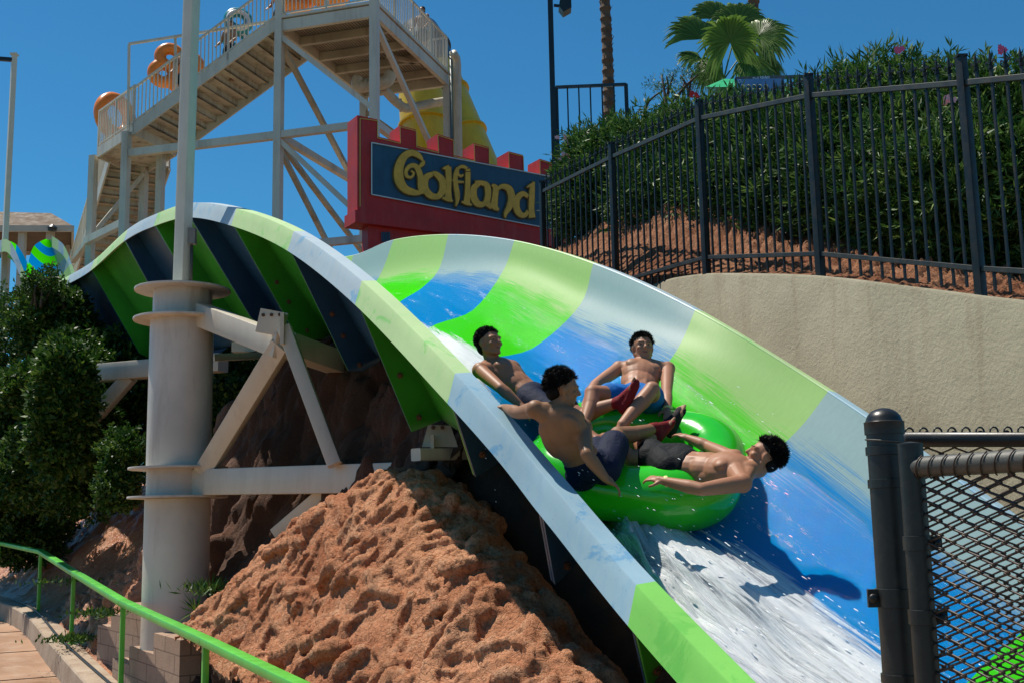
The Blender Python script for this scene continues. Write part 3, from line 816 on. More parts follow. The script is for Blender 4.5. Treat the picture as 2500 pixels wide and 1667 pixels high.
# bracket bolted below the slide beside the mound
bk = thing('slide_bracket', 'short cream bracket with two bolts under the green slide flange above the mound', 'bracket', P(1060, 1100, 10.4))
mb = MB(); a = P(1045, 1036, 10.3); b = P(1100, 1038, 10.35); c = P(1118, 1090, 10.3); d = P(1030, 1090, 10.25)
mb.prism([a, b, c, d], (0, .04, 0)); mb.build('plate', br_m, bk)
member([(1015, 1109, 10.1), (1140, 1108, 10.6)], .12, .11, 'foot_beam', bk, br_m)
mb = MB(); mb.box(P(1056, 1078, 10.22), (.03, .1, .12)); mb.build('stiffener', br_m, bk)
for px in (1058, 1080):
    mb = MB(); mb.lathe(P(px, 1043, 10.29), [(.02, 0), (.02, .014), (.001, .016)], 6, axis=(0, -1, 0)); mb.build('bolt', bolt_m, bk)

# ------------------------------------------------------------ concrete retaining wall on the right
kw = N('wall_render'); o = kw.obj()
c = kw.mix(kw.ramp(kw.noise(.9, 6, .6, vec=o), [(.35, 0.), (.65, 1.)]), (.335, .295, .195), (.415, .37, .255))
st = kw.ramp(kw.noise(3.2, 7, .7, vec=kw.obj((1, 1, .1))), [(.50, 0.), (.66, 1.)])
c = kw.mix(kw.math('MULTIPLY', st, .42), c, (.22, .155, .09))
c = kw.mix(kw.ramp(kw.noise(22, 8, .8, vec=o), [(.55, 0.), (.75, .4)]), c, (.24, .20, .14))
c = kw.mix(kw.ramp(kw.noise(.6, 4, .7, vec=kw.obj((1, 1, 1), (0, 0, 1))), [(.58, 0.), (.66, .3)]), c, (.20, .17, .12))
kw.set('Base Color', c); kw.set('Roughness', .9); kw.bump(kw.math('ADD', kw.noise(30, 7, .7, vec=o), kw.noise(4, 3, vec=o)), .45, .025)
WT = [(1265,668,18),(1345,678,16.3),(1500,690,14.5),(1598,690,13.7),(1650,678,13.1),(1732,668,12.5),(1850,668,11.7),(1980,672,11.0),(2100,684,10.4),(2252,703,9.8),(2400,722,9.25),(2500,734,8.9),(2640,756,8.45),(2900,800,7.6)]
wt = [P(*q) for q in WT]
def wpt(s_): return spline(wt, s_)
mb = MB(); g = []
for k in range(100):
    s_ = k / 99 * (len(wt) - 1.001); q = wpt(s_); t = wpt(min(s_ + .1, len(wt) - 1.001)) - wpt(max(0, s_ - .1)); t.z = 0; t.normalize()
    n = Vector((t.y, -t.x, 0)); n = -n if n.dot(Vector((-.9, -.5, 0))) < 0 else n
    g.append([q + n * .12 + Vector((0, 0, -6)), q + n * .02 + Vector((0, 0, -.03)), q + Vector((0, 0, .0)), q - n * .22, q - n * .24 + Vector((0, 0, -6))])
strip(mb, g); wall = mb.build('retaining_wall', kw.m, None, 'auto')
tag(wall, 'curved beige rendered concrete retaining wall stained with brown runs below the fence', 'wall')

# ------------------------------------------------------------ black spear fence
fence_m = mat_paint('fence_black', (.005, .008, .008), .45, .3, dirt=(.10, .045, .02), dirt_amt=.35, scale=5, streak=False)
rail_m = mat_paint('fence_rail_sunlit', (.035, .042, .04), .5, .3, dirt=(.14, .07, .03), dirt_amt=.4, scale=5, streak=False)  # fence black made lighter, sunlight on the rails painted into the colour
FP = [(1322,446,650,16.4),(1498,352,668,14.45),(1720,250,674,12.6),(1998,186,676,11.0),(2389,140,719,9.35),(2960,60,800,7.7)]
fen = thing('spear_fence', 'black metal fence with spear-topped pickets running along the retaining wall', 'fence', P(1725, 674, 12.6))
RAILT = [(1324,469),(1495,384),(1707,290),(1985,234),(2362,203),(2940,150)]
RAILB = [(1330,700),(1506,690),(1727,629),(2006,620),(2401,656),(2960,690)]
fpb = []; 
for k, (px, yt, yb, Yd) in enumerate(FP):
    b_ = P(px + 6, yb, Yd); fpb.append(b_)
tr = []; brl = []
for k, b_ in enumerate(fpb):
    a = P(RAILT[k][0], RAILT[k][1], FP[k][3]); tr.append(Vector((b_.x, b_.y, a.z)))
    a = P(RAILB[k][0], RAILB[k][1], FP[k][3]); brl.append(Vector((b_.x, b_.y, a.z)))
for k in range(len(FP)):
    b_ = fpb[k]; top = P(FP[k][0], FP[k][1], FP[k][3]).z; mb = MB()
    wd = .075
    mb.beam((b_.x, b_.y, b_.z - .4), (b_.x, b_.y, top), wd, wd, up=(.88, .47, 0), bev=.006)
    mb.box((b_.x, b_.y, top + .008), (wd + .012, wd + .012, .02)); mb.build('post', fence_m, fen, 'auto')
for k in range(len(FP) - 1):
    a, b = tr[k], tr[k + 1]; c, d = brl[k], brl[k + 1]
    mb = MB(); mb.beam(a, b, .04, .05, bev=.004); mb.build('rail', rail_m, fen)
    mb = MB(); mb.beam(c, d, .04, .045, bev=.004); mb.build('rail', rail_m, fen)
    n = [14, 14, 14, 14, 13][k]; mb = MB()
    dirh = (b - a); dirh.z = 0; dirh.normalize()
    for j in range(1, n):
        t = j / n; p = a.lerp(b, t); q = c.lerp(d, t); x, y = p.x, p.y
        bot = q.z - .16 - .03 * rng.rand(); top = p.z + .10
        mb.beam((x, y, bot), (x, y, top), .02, .02, up=dirh)
        # cast spear: collar, side scrolls, blade
        mb.box((x, y, top + .012), (.034, .034, .03)); mb.box((x, y, top + .045), (.026, .026, .02))
        for sg in (-1, 1):
            o1 = Vector((x, y, top + .05)) + dirh * sg * .012
            mb.beam(o1, o1 + dirh * sg * .028 + Vector((0, 0, .022)), .012, .012); o2 = o1 + dirh * sg * .028 + Vector((0, 0, .022))
            mb.beam(o2, o2 + dirh * sg * .006 + Vector((0, 0, -.026)), .010, .010)
        mb.lathe((x, y, top + .05), [(.008, 0), (.015, .035), (.011, .06), (.001, .11)], 6)
    mb.build('picket_panel', fence_m, fen)
# ------------------------------------------------------------ slide tower with deck
tw_m = mat_paint('tower_paint', (.62, .58, .47), .5, .1, dirt=(.22, .13, .07), dirt_amt=.45, scale=.8, bump=.02)
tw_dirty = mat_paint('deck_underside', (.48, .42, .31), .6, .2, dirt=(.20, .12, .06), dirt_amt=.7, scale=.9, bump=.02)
D1 = P(683, 79, 28.0); ZD = D1.z
def atz(px, py, z):
    d = P(px, py, 1.0) - EYE; return EYE + d * ((z - EYE.z) / d.z)
D2 = atz(914, 43, ZD); D3 = atz(1092, 211, ZD); D4 = D1 + (D3 - D2)
ed = (D2 - D1).normalized(); sd = (D3 - D2).normalized()
tow = thing('slide_tower', 'tall cream steel tower with railed deck, posts and cross braces behind the castle sign', 'tower', (D1.x, D1.y, 4))
def tb(name, a, b, w_, h_=None, mat=None, parent=None, up=(0, 0, 1)):
    mb = MB(); mb.beam(a, b, w_, h_, up=up); return mb.build(name, mat or tw_m, parent if parent is not None else tow)
def down(p, z): return Vector((p.x, p.y, z))
PW = .2
for q in (D1, D2, D3, D4):
    tb('post', down(q, 1), down(q, ZD + (1.25 if q is not D3 and q is not D4 else 0)), PW, PW, up=ed)
BT = .30
zc = ZD + BT / 2
for a, b in ((D1, D2), (D2, D3), (D4, D3), (D1, D4)):
    tb('deck_beam', down(a, zc), down(b, zc), .12, BT)
# deck plate with corrugated underside
mb = MB(); n = 64; W_ = (D2 - D1).length; L_ = (D3 - D2).length
for k in range(n):
    t0 = k / n * W_; t1 = (k + .5) / n * W_
    zz = ZD + BT - .05 + (.045 if k % 2 else 0)
    a = D1 + ed * t0 * 1.0; b = D1 + ed * (t0 + W_ / n)
    mb.prism([down(a, zz), down(b, zz), down(b, zz + .02), down(a, zz + .02)], sd * L_)
mb.build('deck', tw_dirty, tow)
mb = MB(); a = D1 - ed * .1 - sd * .1; b = D2 + ed * .1 - sd * .1
mb.prism([down(a, ZD + BT + .03), down(b, ZD + BT + .03), down(b, ZD + BT + .1), down(a, ZD + BT + .1)], sd * (L_ + .2)); mb.build('deck_top', tw_m, tow)
for t in (.2, .42, .62, .84):
    a = D1 + sd * L_ * t; b = D2 + sd * L_ * t
    tb('joist', down(a, ZD + .12), down(b, ZD + .12), .12, .22, tw_dirty)
tb('joist', down(D1 + sd * L_ * .5 + ed * W_ * .7, ZD + .06), down(D1 + sd * L_ * .66 + ed * W_ * .95, ZD + .06), .1, .1, tw_dirty)
# lower levels
Z2 = atz(684, 331, 0) if False else P(684, 331, 28).z; Z3 = P(790, 590, 27.5).z
for z in (Z2, Z3):
    for a, b in ((D1, D2), (D2, D3), (D4, D3), (D1, D4)): tb('beam', down(a, z), down(b, z), .16, .18)
tb('brace', D1 + Vector((0, 0, -.1)), down(D2, Z2 + .35), .13, .13, up=sd)
tb('brace', D1 + Vector((0, 0, -.25)), down(D4, Z2 - .4), .13, .13, up=ed, mat=tw_dirty)
tb('brace', down(D1, Z2 - .1), down(D2, Z3 + .2), .12, .12, up=sd)
tb('brace', down(D1, Z2 - .15), down(D4, Z3 + .9), .12, .12, up=ed, mat=tw_dirty)
tb('brace', down(D1, Z2 - .3), down(D4, Z3 - .9), .12, .12, up=ed, mat=tw_dirty)
tb('brace', D2 + Vector((0, 0, -.1)), down(D3, Z2 - .2), .13, .13, up=ed)
tb('brace', down(D4, ZD - .4), down(D3, Z2 + .2), .12, .12, up=sd, mat=tw_dirty)
# railing around the deck
def railing(name_parent, a, b, h=1.1, sp=.115, post_every=1.4, zoff=0, mat=None, vr=.012, post=.05, end_posts=True):
    mat = mat or tw_m; a = Vector(a) + Vector((0, 0, zoff)); b = Vector(b) + Vector((0, 0, zoff)); d = b - a; L = Vector((d.x, d.y, 0)).length
    mb = MB(); mb.beam(a + Vector((0, 0, h)), b + Vector((0, 0, h)), .05, .05); mb.build('top_rail', mat, name_parent)
    mb = MB(); mb.beam(a + Vector((0, 0, .1)), b + Vector((0, 0, .1)), .04, .04); mb.build('bottom_rail', mat, name_parent)
    n = max(1, int(L / sp)); mb = MB()
    for k in range(1, n):
        q = a + d * (k / n); mb.beam(q + Vector((0, 0, .1)), q + Vector((0, 0, h)), vr * 2, vr * 2, up=d)
    mb.build('balusters', mat, name_parent)
    m = max(1, round(L / post_every))
    for k in range(m + 1):
        q = a + d * (k / m); mb = MB(); mb.beam(q - Vector((0, 0, .15)), q + Vector((0, 0, h + .03)), post, post, up=d); mb.build('rail_post', mat, name_parent)
ZT = ZD + BT + .1
railing(tow, down(D1, ZT), down(D2, ZT)); railing(tow, down(D2, ZT), down(D3, ZT)); railing(tow, down(D3, ZT), down(D4, ZT))
# drain pipes slung below the deck
pipe_m = mat_paint('pipe_beige', (.55, .48, .36), .5, .12, dirt=(.28, .18, .1), dirt_amt=.5)
pv = thing('drain_pipes', 'beige elbowed drain pipes hanging under the tower deck', 'pipe', P(930, 230, 30))
def poly(ptsx, r_, name, parent, mat, seg=12):
    pp = [P(*q) for q in ptsx]; out = []
    for k in range((len(pp) - 1) * 6 + 1): out.append(spline(pp, k / 6))
    mb = MB(); mb.tube(out, r_, seg); return mb.build(name, mat, parent, True)
poly([(876,190,30.2),(872,205,30.2),(882,212,30.2),(905,209,30.2),(935,204,30),(948,196,30),(955,178,30)], .17, 'pipe', pv, pipe_m, 16)
poly([(935,215,30.3),(960,243,30.8),(984,262,31.2),(1000,264,31.4),(1040,256,32),(1086,248,32.4)], .13, 'pipe', pv, pipe_m, 16)
for q in ((894, 209, 30.2), (978, 258, 31.1), (1010, 262, 31.5)):
    mb = MB(); c = P(*q); mb.lathe(c, [(.19, -.03), (.19, .03)], 16, axis=(P(q[0] + 10, q[1], q[2]) - c)); mb.build('clamp', pipe_m, pv)
pp = thing('downpipe', 'cream downpipe and dark conduit running down the right tower post', 'pipe', down(D3, 6))
q = D3 + ed * .35 - sd * .1
mb = MB(); mb.tube([down(q, 5), down(q, ZD + .55), down(q, ZD + .75) - sd * .05, down(q, ZD + .8) - sd * .3], .12, 14); mb.build('pipe', pipe_m, pp, True)
q = D3 + ed * .17 - sd * .12
mb = MB(); mb.tube([down(q, 5), down(q, ZD + 1.0)], .05, 8); mb.build('conduit', mat_paint('conduit_teal', (.10, .15, .16), .5), pp, True)

# ------------------------------------------------------------ stairs
def stair(name, label, A, Bp, wdir, width, nst, parent_z, mat_under):
    """flight descending from A to B; wdir: across"""
    st = thing(name, label, 'staircase', Bp); A = Vector(A); Bp = Vector(Bp); wd = wdir * width
    for s_ in (0, 1):
        o_ = wd * s_
        tb('stringer', A + o_, Bp + o_, .05, .30, tw_m, st)
    run = Bp - A; n = nst; fl = Vector((run.x, run.y, 0)) / n; rise = run.z / n; mb = MB()
    u = fl.normalized()
    for k in range(n):
        a = A + fl * k + Vector((0, 0, rise * (k + .5) + .05)); a2 = a + fl * 1.15
        mb.prism([a, a2, a2 + Vector((0, 0, .05)), a + Vector((0, 0, .05))], wd)
        b0 = a2 - fl * .15; mb.prism([b0, b0 + u * .03, b0 + u * .03 + Vector((0, 0, rise)), b0 + Vector((0, 0, rise))], wd)
    mb.build('steps', mat_under, st)
    for s_ in (0, 1):
        railing(st, A + wd * s_ + Vector((0, 0, .12)), Bp + wd * s_ + Vector((0, 0, .12)), h=1.05, post_every=1.6)
    return st
stm = mat_paint('stair_under', (.55, .50, .38), .6, .15, dirt=(.13, .07, .035), dirt_amt=.85, scale=1.1)
ZA = ZD + .15
LA = P(326, 321, 29.15); LA.z = ZA - (28 and (ZD - P(326, 330, 29.15).z)) 
A0 = down(D1, ZA + .1)
wdir = sd
up_st = stair('staircase', 'upper flight of cream steel stairs climbing right up to the tower deck', A0 - ed * .1, LA, wdir, 1.9, 13, 0, stm)
# landing
B1 = P(239, 383, 31.0); B1.z = LA.z; 
ldir = (B1 - LA); ldir.z = 0; LL = ldir.length; ldir.normalize()
lw = Vector((-ldir.y, ldir.x, 0)); lw = lw if lw.y > 0 else -lw
# landing spans from LA to B1 and back to the flights
land = thing('stair_landing', 'cream landing between the two stair flights with railing', 'landing', LA)
C1 = LA + wdir * 1.9; C2 = B1 + (wdir * 1.9)
mb = MB(); mb.prism([LA + Vector((0, 0, .0)), B1 + Vector((0, 0, .0)), C2, C1], (0, 0, .1)); mb.build('floor', stm, land)
for a, b in ((LA, B1), (B1, C2), (C1, C2), (C1, LA)):
    tb('edge_beam', a + Vector((0, 0, 0)), b + Vector((0, 0, 0)), .06, .3, tw_m, land)
railing(land, LA + Vector((0, 0, .12)), B1 + Vector((0, 0, .12)), h=1.1, post_every=1.2)
# lower flight goes away and down
E0 = B1 + wdir * .5; dn = Vector((-.54, .84, 0)).normalized(); E1 = E0 + dn * 7.5 + Vector((0, 0, -4.9))
lo_wd = (C1 - LA).cross(Vector((0, 0, 1))); lo_wd = Vector((dn.y, -dn.x, 0))
low_st = stair('staircase', 'lower flight of cream stairs dropping away left below the landing', E0, E1, lo_wd, 1.7, 27, 0, stm)
for q in (P(228, 400, 31.1), P(309, 345, 29.2), P(352, 420, 32.3), P(393, 390, 31.0)):
    tb('post', down(q, 1), down(q, LA.z - .05), .19, .19, tw_m, land, up=ed)
tb('beam', down(P(313, 383, 29.2), Z2), down(D1, Z2), .16, .2, tw_m, land)
mid = 7.6
tb('beam', P(210, 590, 31), P(300, 545, 29.4), .16, .2, tw_m, land)
tb('beam', P(300, 545, 29.4), P(352, 575, 32.3), .12, .12, tw_dirty, land)
tb('brace', P(178, 638, 32), P(214, 590, 31.2), .14, .14, tw_m, land)
tb('brace', P(236, 562, 31.4), P(350, 425, 32.2), .12, .12, tw_m, land)
# thin roof frame over the stairs
fr = thing('pipe_frame', 'slim cream pipe frame standing above the stairs', 'pipe frame', P(315, 330, 29.2))
for a, b in (((313, 325, 29.3), (315, 110, 29.3)), ((315, 108, 29.3), (668, 52, 28.2)), ((430, 262, 29), (428, 92, 29))):
    mb = MB(); mb.beam(P(*a), P(*b), .06, .06); mb.build('pipe', tw_m, fr)
mb = MB(); a = A0 + wdir * 1.8 + Vector((0, 0, .75)); b = LA + wdir * 1.8 + Vector((0, 0, .75)); mb.tube([a + (a - b) * .3, b], .035, 8)
gr = mb.build('stair_handrail', green_m, None, True); tag(gr, 'thin green handrail running up inside the upper stairs', 'handrail')

# ------------------------------------------------------------ yellow tube slide behind the tower
yel = mat_paint('tube_yellow', (.72, .47, .02), .35, .12, dirt=(.30, .17, .02), dirt_amt=.35, scale=1.2)
navy = mat_paint('tube_navy', (.02, .055, .10), .35, .2)
ts = thing('tube_slide', 'fat yellow enclosed tube slide curving down behind the tower', 'tube slide', P(1140, 500, 34))
def tube_part(ptsx, r_, name, mat, rings=()):
    pp = [P(*q) for q in ptsx]; out = [spline(pp, k / 8) for k in range((len(pp) - 1) * 8 + 1)]
    mb = MB(); mb.tube(out, r_, 40); o_ = mb.build(name, mat, ts, 'auto')
    for i in rings:
        q = spline(pp, min(i, len(pp) - 1.001)); t = spline(pp, min(i + .05, len(pp) - 1.01)) - spline(pp, max(i - .05, 0)); m2 = MB()
        m2.lathe(q, [(r_ + .09, -.03), (r_ + .09, .03)], 40, axis=t); m2.build('joint_ring', mat, o_, 'auto')
tube_part([(1020,90,37.6),(1040,125,37.2),(1058,178,36.9)], .80, 'navy_tube', navy, (1, 2))
tube_part([(1058,178,36.9),(1090,255,36.7),(1128,345,36.4),(1172,450,36.1)], .84, 'yellow_tube', yel, (.75, 1.9))
tube_part([(1030,235,34.8),(1036,310,34.6),(1060,420,34.4)], .74, 'yellow_tube', yel, (.95,))
tube_part([(1004,215,35.4),(1060,228,35.2)], .8, 'navy_tube', navy)

# ------------------------------------------------------------ castle sign
red_m = mat_paint('sign_red', (.48, .022, .02), .55, .15, dirt=(.45, .16, .14), dirt_amt=.25, scale=2.5)
blu_m = mat_paint('sign_blue', (.022, .085, .15), .5, .15, dirt=(.01, .03, .05), dirt_amt=.4)
gold_m = mat_paint('letter_gold', (.75, .42, .05), .5, .15, dirt=(.30, .15, .02), dirt_amt=.3, scale=6)
gold_d = mat_paint('letter_edge', (.14, .095, .03), .6, .2)
neon_m = mat_paint('trim_yellow', (.60, .45, .10), .5, .1)
white_m = mat_paint('trim_white', (.55, .60, .62), .5, .1)
SO = P(872, 282, 21.6)              # upper left front corner of the first merlon
wv = P(1400, 400, 24.2) - P(872, 282, 21.6); wv.z = 0; wv.normalize()
nv_ = Vector((wv.y, -wv.x, 0)); nv_ = nv_ if nv_.y < 0 else -nv_      # towards the camera
sg = thing('castle_sign', 'red battlemented sign with a blue panel and gold lettering in front of the tower', 'sign', (SO.x, SO.y, 5))
def S(px, py, off=0.0):
    """point on the sign's front plane seen at this pixel of the photograph"""
    d = P(px, py, 1) - EYE; q = SO + nv_ * 0.0
    t = (q - EYE).dot(nv_) / d.dot(nv_); return EYE + d * t + nv_ * off
def c2(x, y): return (600 + x / 2.413, y / 2.413)
def c3(x, y): return (1250 + x / 2.24, y / 2.24)
out = [c2(657,1288), c2(657,680), c2(775,705), c2(775,805), c2(910,838), c2(908,740), c2(1003,765), c2(1005,860), c2(1135,893), c2(1130,790), c2(1222,820), c2(1225,915), c2(1347,943), c2(1345,845),
       c2(1432,868), c2(1433,965), c2(1550,992), c2(1548,893), c2(1633,915), c2(1637,1010), c3(66,940), c3(152,965), c3(152,870), c3(228,893), c3(228,985), c3(330,1008), c3(330,1330)]
poly_ = [S(*q) for q in out]
mb = MB(); mb.prism([p - nv_ * .001 for p in poly_], -nv_ * .5); mb.build('wall', red_m, sg)
mb = MB(); a = S(*c2(657, 1240)); b = S(*c2(657, 1315)); c = S(1400, 690); dd = S(1400, 620)
mb.prism([a + nv_ * .02 - wv * .03, b + nv_ * .02 - wv * .03, c, dd], -nv_ * .56) if False else None
mb2 = MB(); a = S(*c2(650, 1240), .03); b = S(*c2(650, 1312), .03); mb2.prism([a - wv * .03, b - wv * .03, b + wv * 6.5, a + wv * 6.5], -nv_ * .55)
mb2.build('lower_ledge', red_m, sg)
mb = MB(); a = S(*c2(735, 1320), -.12); mb.prism([down(a, 3), down(a, a.z + .2), down(a, a.z + .2) + wv * 6, down(a, 3) + wv * 6], -nv_ * .3); mb.build('plinth', red_m, sg)
pa = [S(*c2(738, 845)), S(*c2(738, 1150))]; pr = [S(1342, 433), S(1342, 560)]
panel = [pa[0], pr[0], pr[1], pa[1]]
mb = MB(); mb.prism([p + nv_ * .02 for p in panel], -nv_ * .06); mb.build('panel', blu_m, sg)
mb = MB()
for a, b in ((pa[0], pr[0]), (pr[0], pr[1]), (pr[1], pa[1]), (pa[1], pa[0])): mb.beam(a + nv_ * .035, b + nv_ * .035, .022, .022)
mb.build('panel_trim', white_m, sg)
mb = MB(); ln = [S(*c2(672, 1210)), S(*c2(672, 690))] + [p for p in poly_[2:-1]]
ctr = Vector((0, 0, -.035))
for a, b in zip(ln, ln[1:]): mb.beam(a + nv_ * .012 + ctr, b + nv_ * .012 + ctr, .014, .014)
mb.build('outline_trim', neon_m, sg)
mb = MB()
for k in range(6):
    a = S(*c2(815 + k * 9, 1362), -.1); mb.beam(a, a - Vector((0, 0, .2)), .02, .03)
mb.build('vent_slots', blu_m, sg)

# letters drawn with a pen of changing width, then given depth
# panel coordinates: x 0..1 across, y 0..1 up mapped on the panel quad
def LP(x, y, off):
    a = pa[1].lerp(pr[1], x); b = pa[0].lerp(pr[0], x); return a.lerp(b, y) + nv_ * off
def cr2(x, y):
    """crop pixel of the sign -> photograph pixel -> point on the plane"""
    px, py = c2(x, y); return S(px, py, 0)
def stroke(mb, pl_, off0, off1, grow=0.0, seg=8):
    """pl_: list of (x, y, width) in crop pixels; a smooth ribbon with thickness"""
    arr = [Vector(p) for p in pl_]; n = (len(arr) - 1) * seg
    L = [spline(arr, k / seg) if k < n else arr[-1].copy() for k in range(n + 1)]
    left = []; right = []
    for k in range(n + 1):
        t = (L[min(k + 1, n)] - L[max(k - 1, 0)]); t.z = 0
        if t.length < 1e-6: t = Vector((1, 0, 0))
        t.normalize(); nn_ = Vector((-t.y, t.x, 0)); w_ = max(L[k].z, 1.5) / 2 + grow
        p = L[k].copy(); p.z = 0
        if k == 0: p = p - t * grow
        if k == n: p = p + t * grow
        left.append(p + nn_ * w_); right.append(p - nn_ * w_)
    g = []
    for a, b in zip(left, right):
        A_ = cr2(a.x, a.y); B_ = cr2(b.x, b.y)
        g.append([A_ + nv_ * off0, A_ + nv_ * off1, B_ + nv_ * off1, B_ + nv_ * off0, A_ + nv_ * off0])
    strip(mb, g)
    for q in (g[0], g[-1]): mb.add(q[:4], [(0, 1, 2, 3)])
LET = {
 'G': [[(1040,962,6),(1010,925,30),(965,908,38),(920,935,46),(893,1000,54),(897,1070,56),(930,1120,46),(980,1140,38),(1020,1145,20)],
       [(1030,1150,40),(1022,1100,36),(1018,1040,34),(995,990,30),(960,985,26),(935,1015,22),(940,1045,20),(965,1052,16),(980,1030,13),(965,1012,10)],
       [(1002,1000,6),(1030,975,26),(1042,955,10)]],
 'o': [[(1095,1030,26),(1052,1055,40),(1045,1110,42),(1075,1155,40),(1120,1165,34),(1150,1130,42),(1150,1075,42),(1115,1035,32),(1090,1030,26)]],
 'l': [[(1183,990,36),(1186,1060,34),(1184,1130,34),(1184,1185,44)], [(1150,1000,8),(1168,997,22),(1190,990,24)], [(1148,1172,12),(1180,1182,24),(1210,1192,10)]],
 'f': [[(1272,1035,10),(1258,1045,15),(1240,1030,16),(1242,1000,17),(1268,988,20),(1296,1000,18)],
       [(1240,995,20),(1226,1040,26),(1228,1100,28),(1236,1150,30),(1236,1190,22),(1228,1222,6)], [(1208,1068,14),(1240,1078,16),(1275,1080,10)]],
 'l2': [[(1300,1020,30),(1298,1090,30),(1296,1150,32),(1292,1200,40)], [(1285,1012,10),(1312,1008,18)], [(1262,1196,12),(1292,1205,22),(1322,1215,10)]],
 'a': [[(1365,1088,26),(1335,1115,38),(1332,1165,42),(1355,1205,40),(1390,1210,30),(1410,1180,24)], [(1340,1082,22),(1380,1085,28),(1410,1100,34),(1418,1150,36),(1412,1200,36),(1440,1232,22)]],
 'n': [[(1440,1095,14),(1462,1115,34),(1458,1170,36),(1455,1220,40),(1480,1245,14)], [(1470,1125,16),(1500,1105,28),(1540,1120,40),(1556,1170,42),(1545,1220,38),(1522,1262,24),(1518,1292,6)]],
 'd': [[(1655,1165,22),(1622,1148,30),(1590,1175,38),(1583,1222,40),(1602,1265,36),(1632,1275,28),(1655,1250,22)], [(1686,1078,14),(1677,1120,30),(1674,1180,34),(1672,1240,34),(1676,1290,40)], [(1645,1110,8),(1665,1100,18),(1690,1082,6)]],
}
lt = thing('sign_lettering', 'gold fairy-tale lettering reading Golfland fixed on the blue sign panel', 'lettering', cr2(1290, 1120))
for key, strokes in LET.items():
    m1 = MB(); m2 = MB()
    for k, s_ in enumerate(strokes):
        stroke(m1, s_, .02, .06 + .003 * k, 4.5); stroke(m2, s_, .06, .078 + .003 * k, -1.0)
    o1 = m1.build('letter', gold_d, lt); m2.build('letter_face', gold_m, o1)
    m3 = MB()
    for s_ in strokes:
        for q in s_[1::2]:
            if q[2] > 20: m3.ell(cr2(q[0], q[1]) + nv_ * .14, (.018, .018, .018), seg=6, rings=4)

# ------------------------------------------------------------ posts, rails, far things
blk = mat_paint('black_metal', (.012, .015, .016), .35, .3)
lp = thing('floodlight_pole', 'tall black pole with a small floodlight by the sign', 'lamp post', P(1355, 600, 19))
b_ = P(1358, 560, 19); mb = MB(); mb.beam((b_.x, b_.y, 3), (b_.x, b_.y, 12.5), .09, .09); mb.build('pole', blk, lp)
q = P(1372, 16, 19); mb = MB(); mb.beam(P(1352, 14, 19), q, .04, .04); mb.build('arm', blk, lp)
mb = MB(); mb.prism([q + V(-.03, -.12, .12), q + V(.16, -.12, .08), q + V(.16, -.12, -.08), q + V(.02, -.12, -.16), q + V(-.06, -.12, -.05)], (0, .24, 0)); mb.build('floodlight', blk, lp)
# small railed platform edge beyond the bush
def simple_rail(label, pts_, zb, sp, th=.035, top=None):
    t_ = thing('railing', label, 'railing', pts_[0])
    a, b = pts_; mb = MB(); mb.beam(a, b, .05, .05); mb.build('top_rail', blk, t_)
    n = max(2, round((b - a).length / sp)); mb = MB()
    for k in range(n + 1):
        q = a.lerp(b, k / n); w_ = .06 if k in (0, n) else th * .7
        mb.beam(q, (q.x, q.y, zb), w_, w_)
    mb.build('balusters', blk, t_); return t_
simple_rail('black railing beside the floodlight pole above the bush', [P(1358, 214, 19.2), P(1528, 207, 18.2)], 5.5, .27)
simple_rail('black railing behind the blue sign above the hedge', [P(1798, 193, 17), P(1968, 188, 15.6)], 6, .22)
# blue board with emblems
bs = thing('blue_board', 'small blue information board with yellow emblems on the railing above the hedge', 'sign', P(1855, 206, 16.4))
n0 = P(1805, 196, 16.7); n1 = P(1918, 194, 16.0); dv = (n1 - n0); L = dv.length; dv.normalize(); dz = Vector((0, 0, -.16)); nb = dv.cross(Vector((0, 0, 1))); nb = nb if nb.y < 0 else -nb
mb = MB(); mb.prism([n0 + nb * .04, n1 + nb * .04, n1 + nb * .04 + V(0, 0, -.20), n0 + nb * .04 + V(0, 0, -.20)], nb * .02); mb.build('board', mat_paint('board_blue', (.015, .10, .28), .4, .1), bs)
mb = MB()
for k in range(5):
    c = n0 + dv * (.12 + k * .115) + nb * .066 + V(0, 0, -.13)
    mb.tube([c + dv * (.04 * math.cos(a)) + V(0, 0, .035 * math.sin(a)) for a in [x * math.pi / 6 for x in range(12)]], .005, 4, closed=True)
mb.build('emblem_rings', mat_paint('board_yellow', (.35, .38, .10), .5), bs)
tc = bpy.data.curves.new('board_writing', 'FONT'); tc.body = 'Dragon Tail Slides'; tc.size = .075; tc.extrude = .002
to = bpy.data.objects.new('board_writing', tc); sc.collection.objects.link(to); bpy.context.view_layer.update()
me = bpy.data.meshes.new_from_object(to); bpy.data.objects.remove(to)
me.materials.clear(); me.materials.append(mat_paint('board_white', (.25, .45, .62), .5)); wo = bpy.data.objects.new('board_writing', me); sc.collection.objects.link(wo)
Mx = Matrix((dv, Vector((0, 0, 1)), nb)).transposed().to_4x4(); wo.matrix_world = Matrix.Translation(n0 + nb * .07 + dv * .03 + V(0, 0, -.065)) @ Mx
wo.parent = bs; wo.matrix_parent_inverse = Matrix.Translation(-bs.location)
cv = thing('green_canopy', 'bright green canopy top showing behind the hedge beside the palm', 'canopy', P(1780, 215, 17.4))
mb = MB(); pk = P(1768, 193, 17.6); rg_ = [P(1722, 213, 17.2), P(1825, 213, 16.9), P(1980, 232, 16.2), P(1975, 245, 17), P(1850, 250, 18.8), P(1735, 226, 18.8)]
pk2 = P(1795, 194, 17.6)
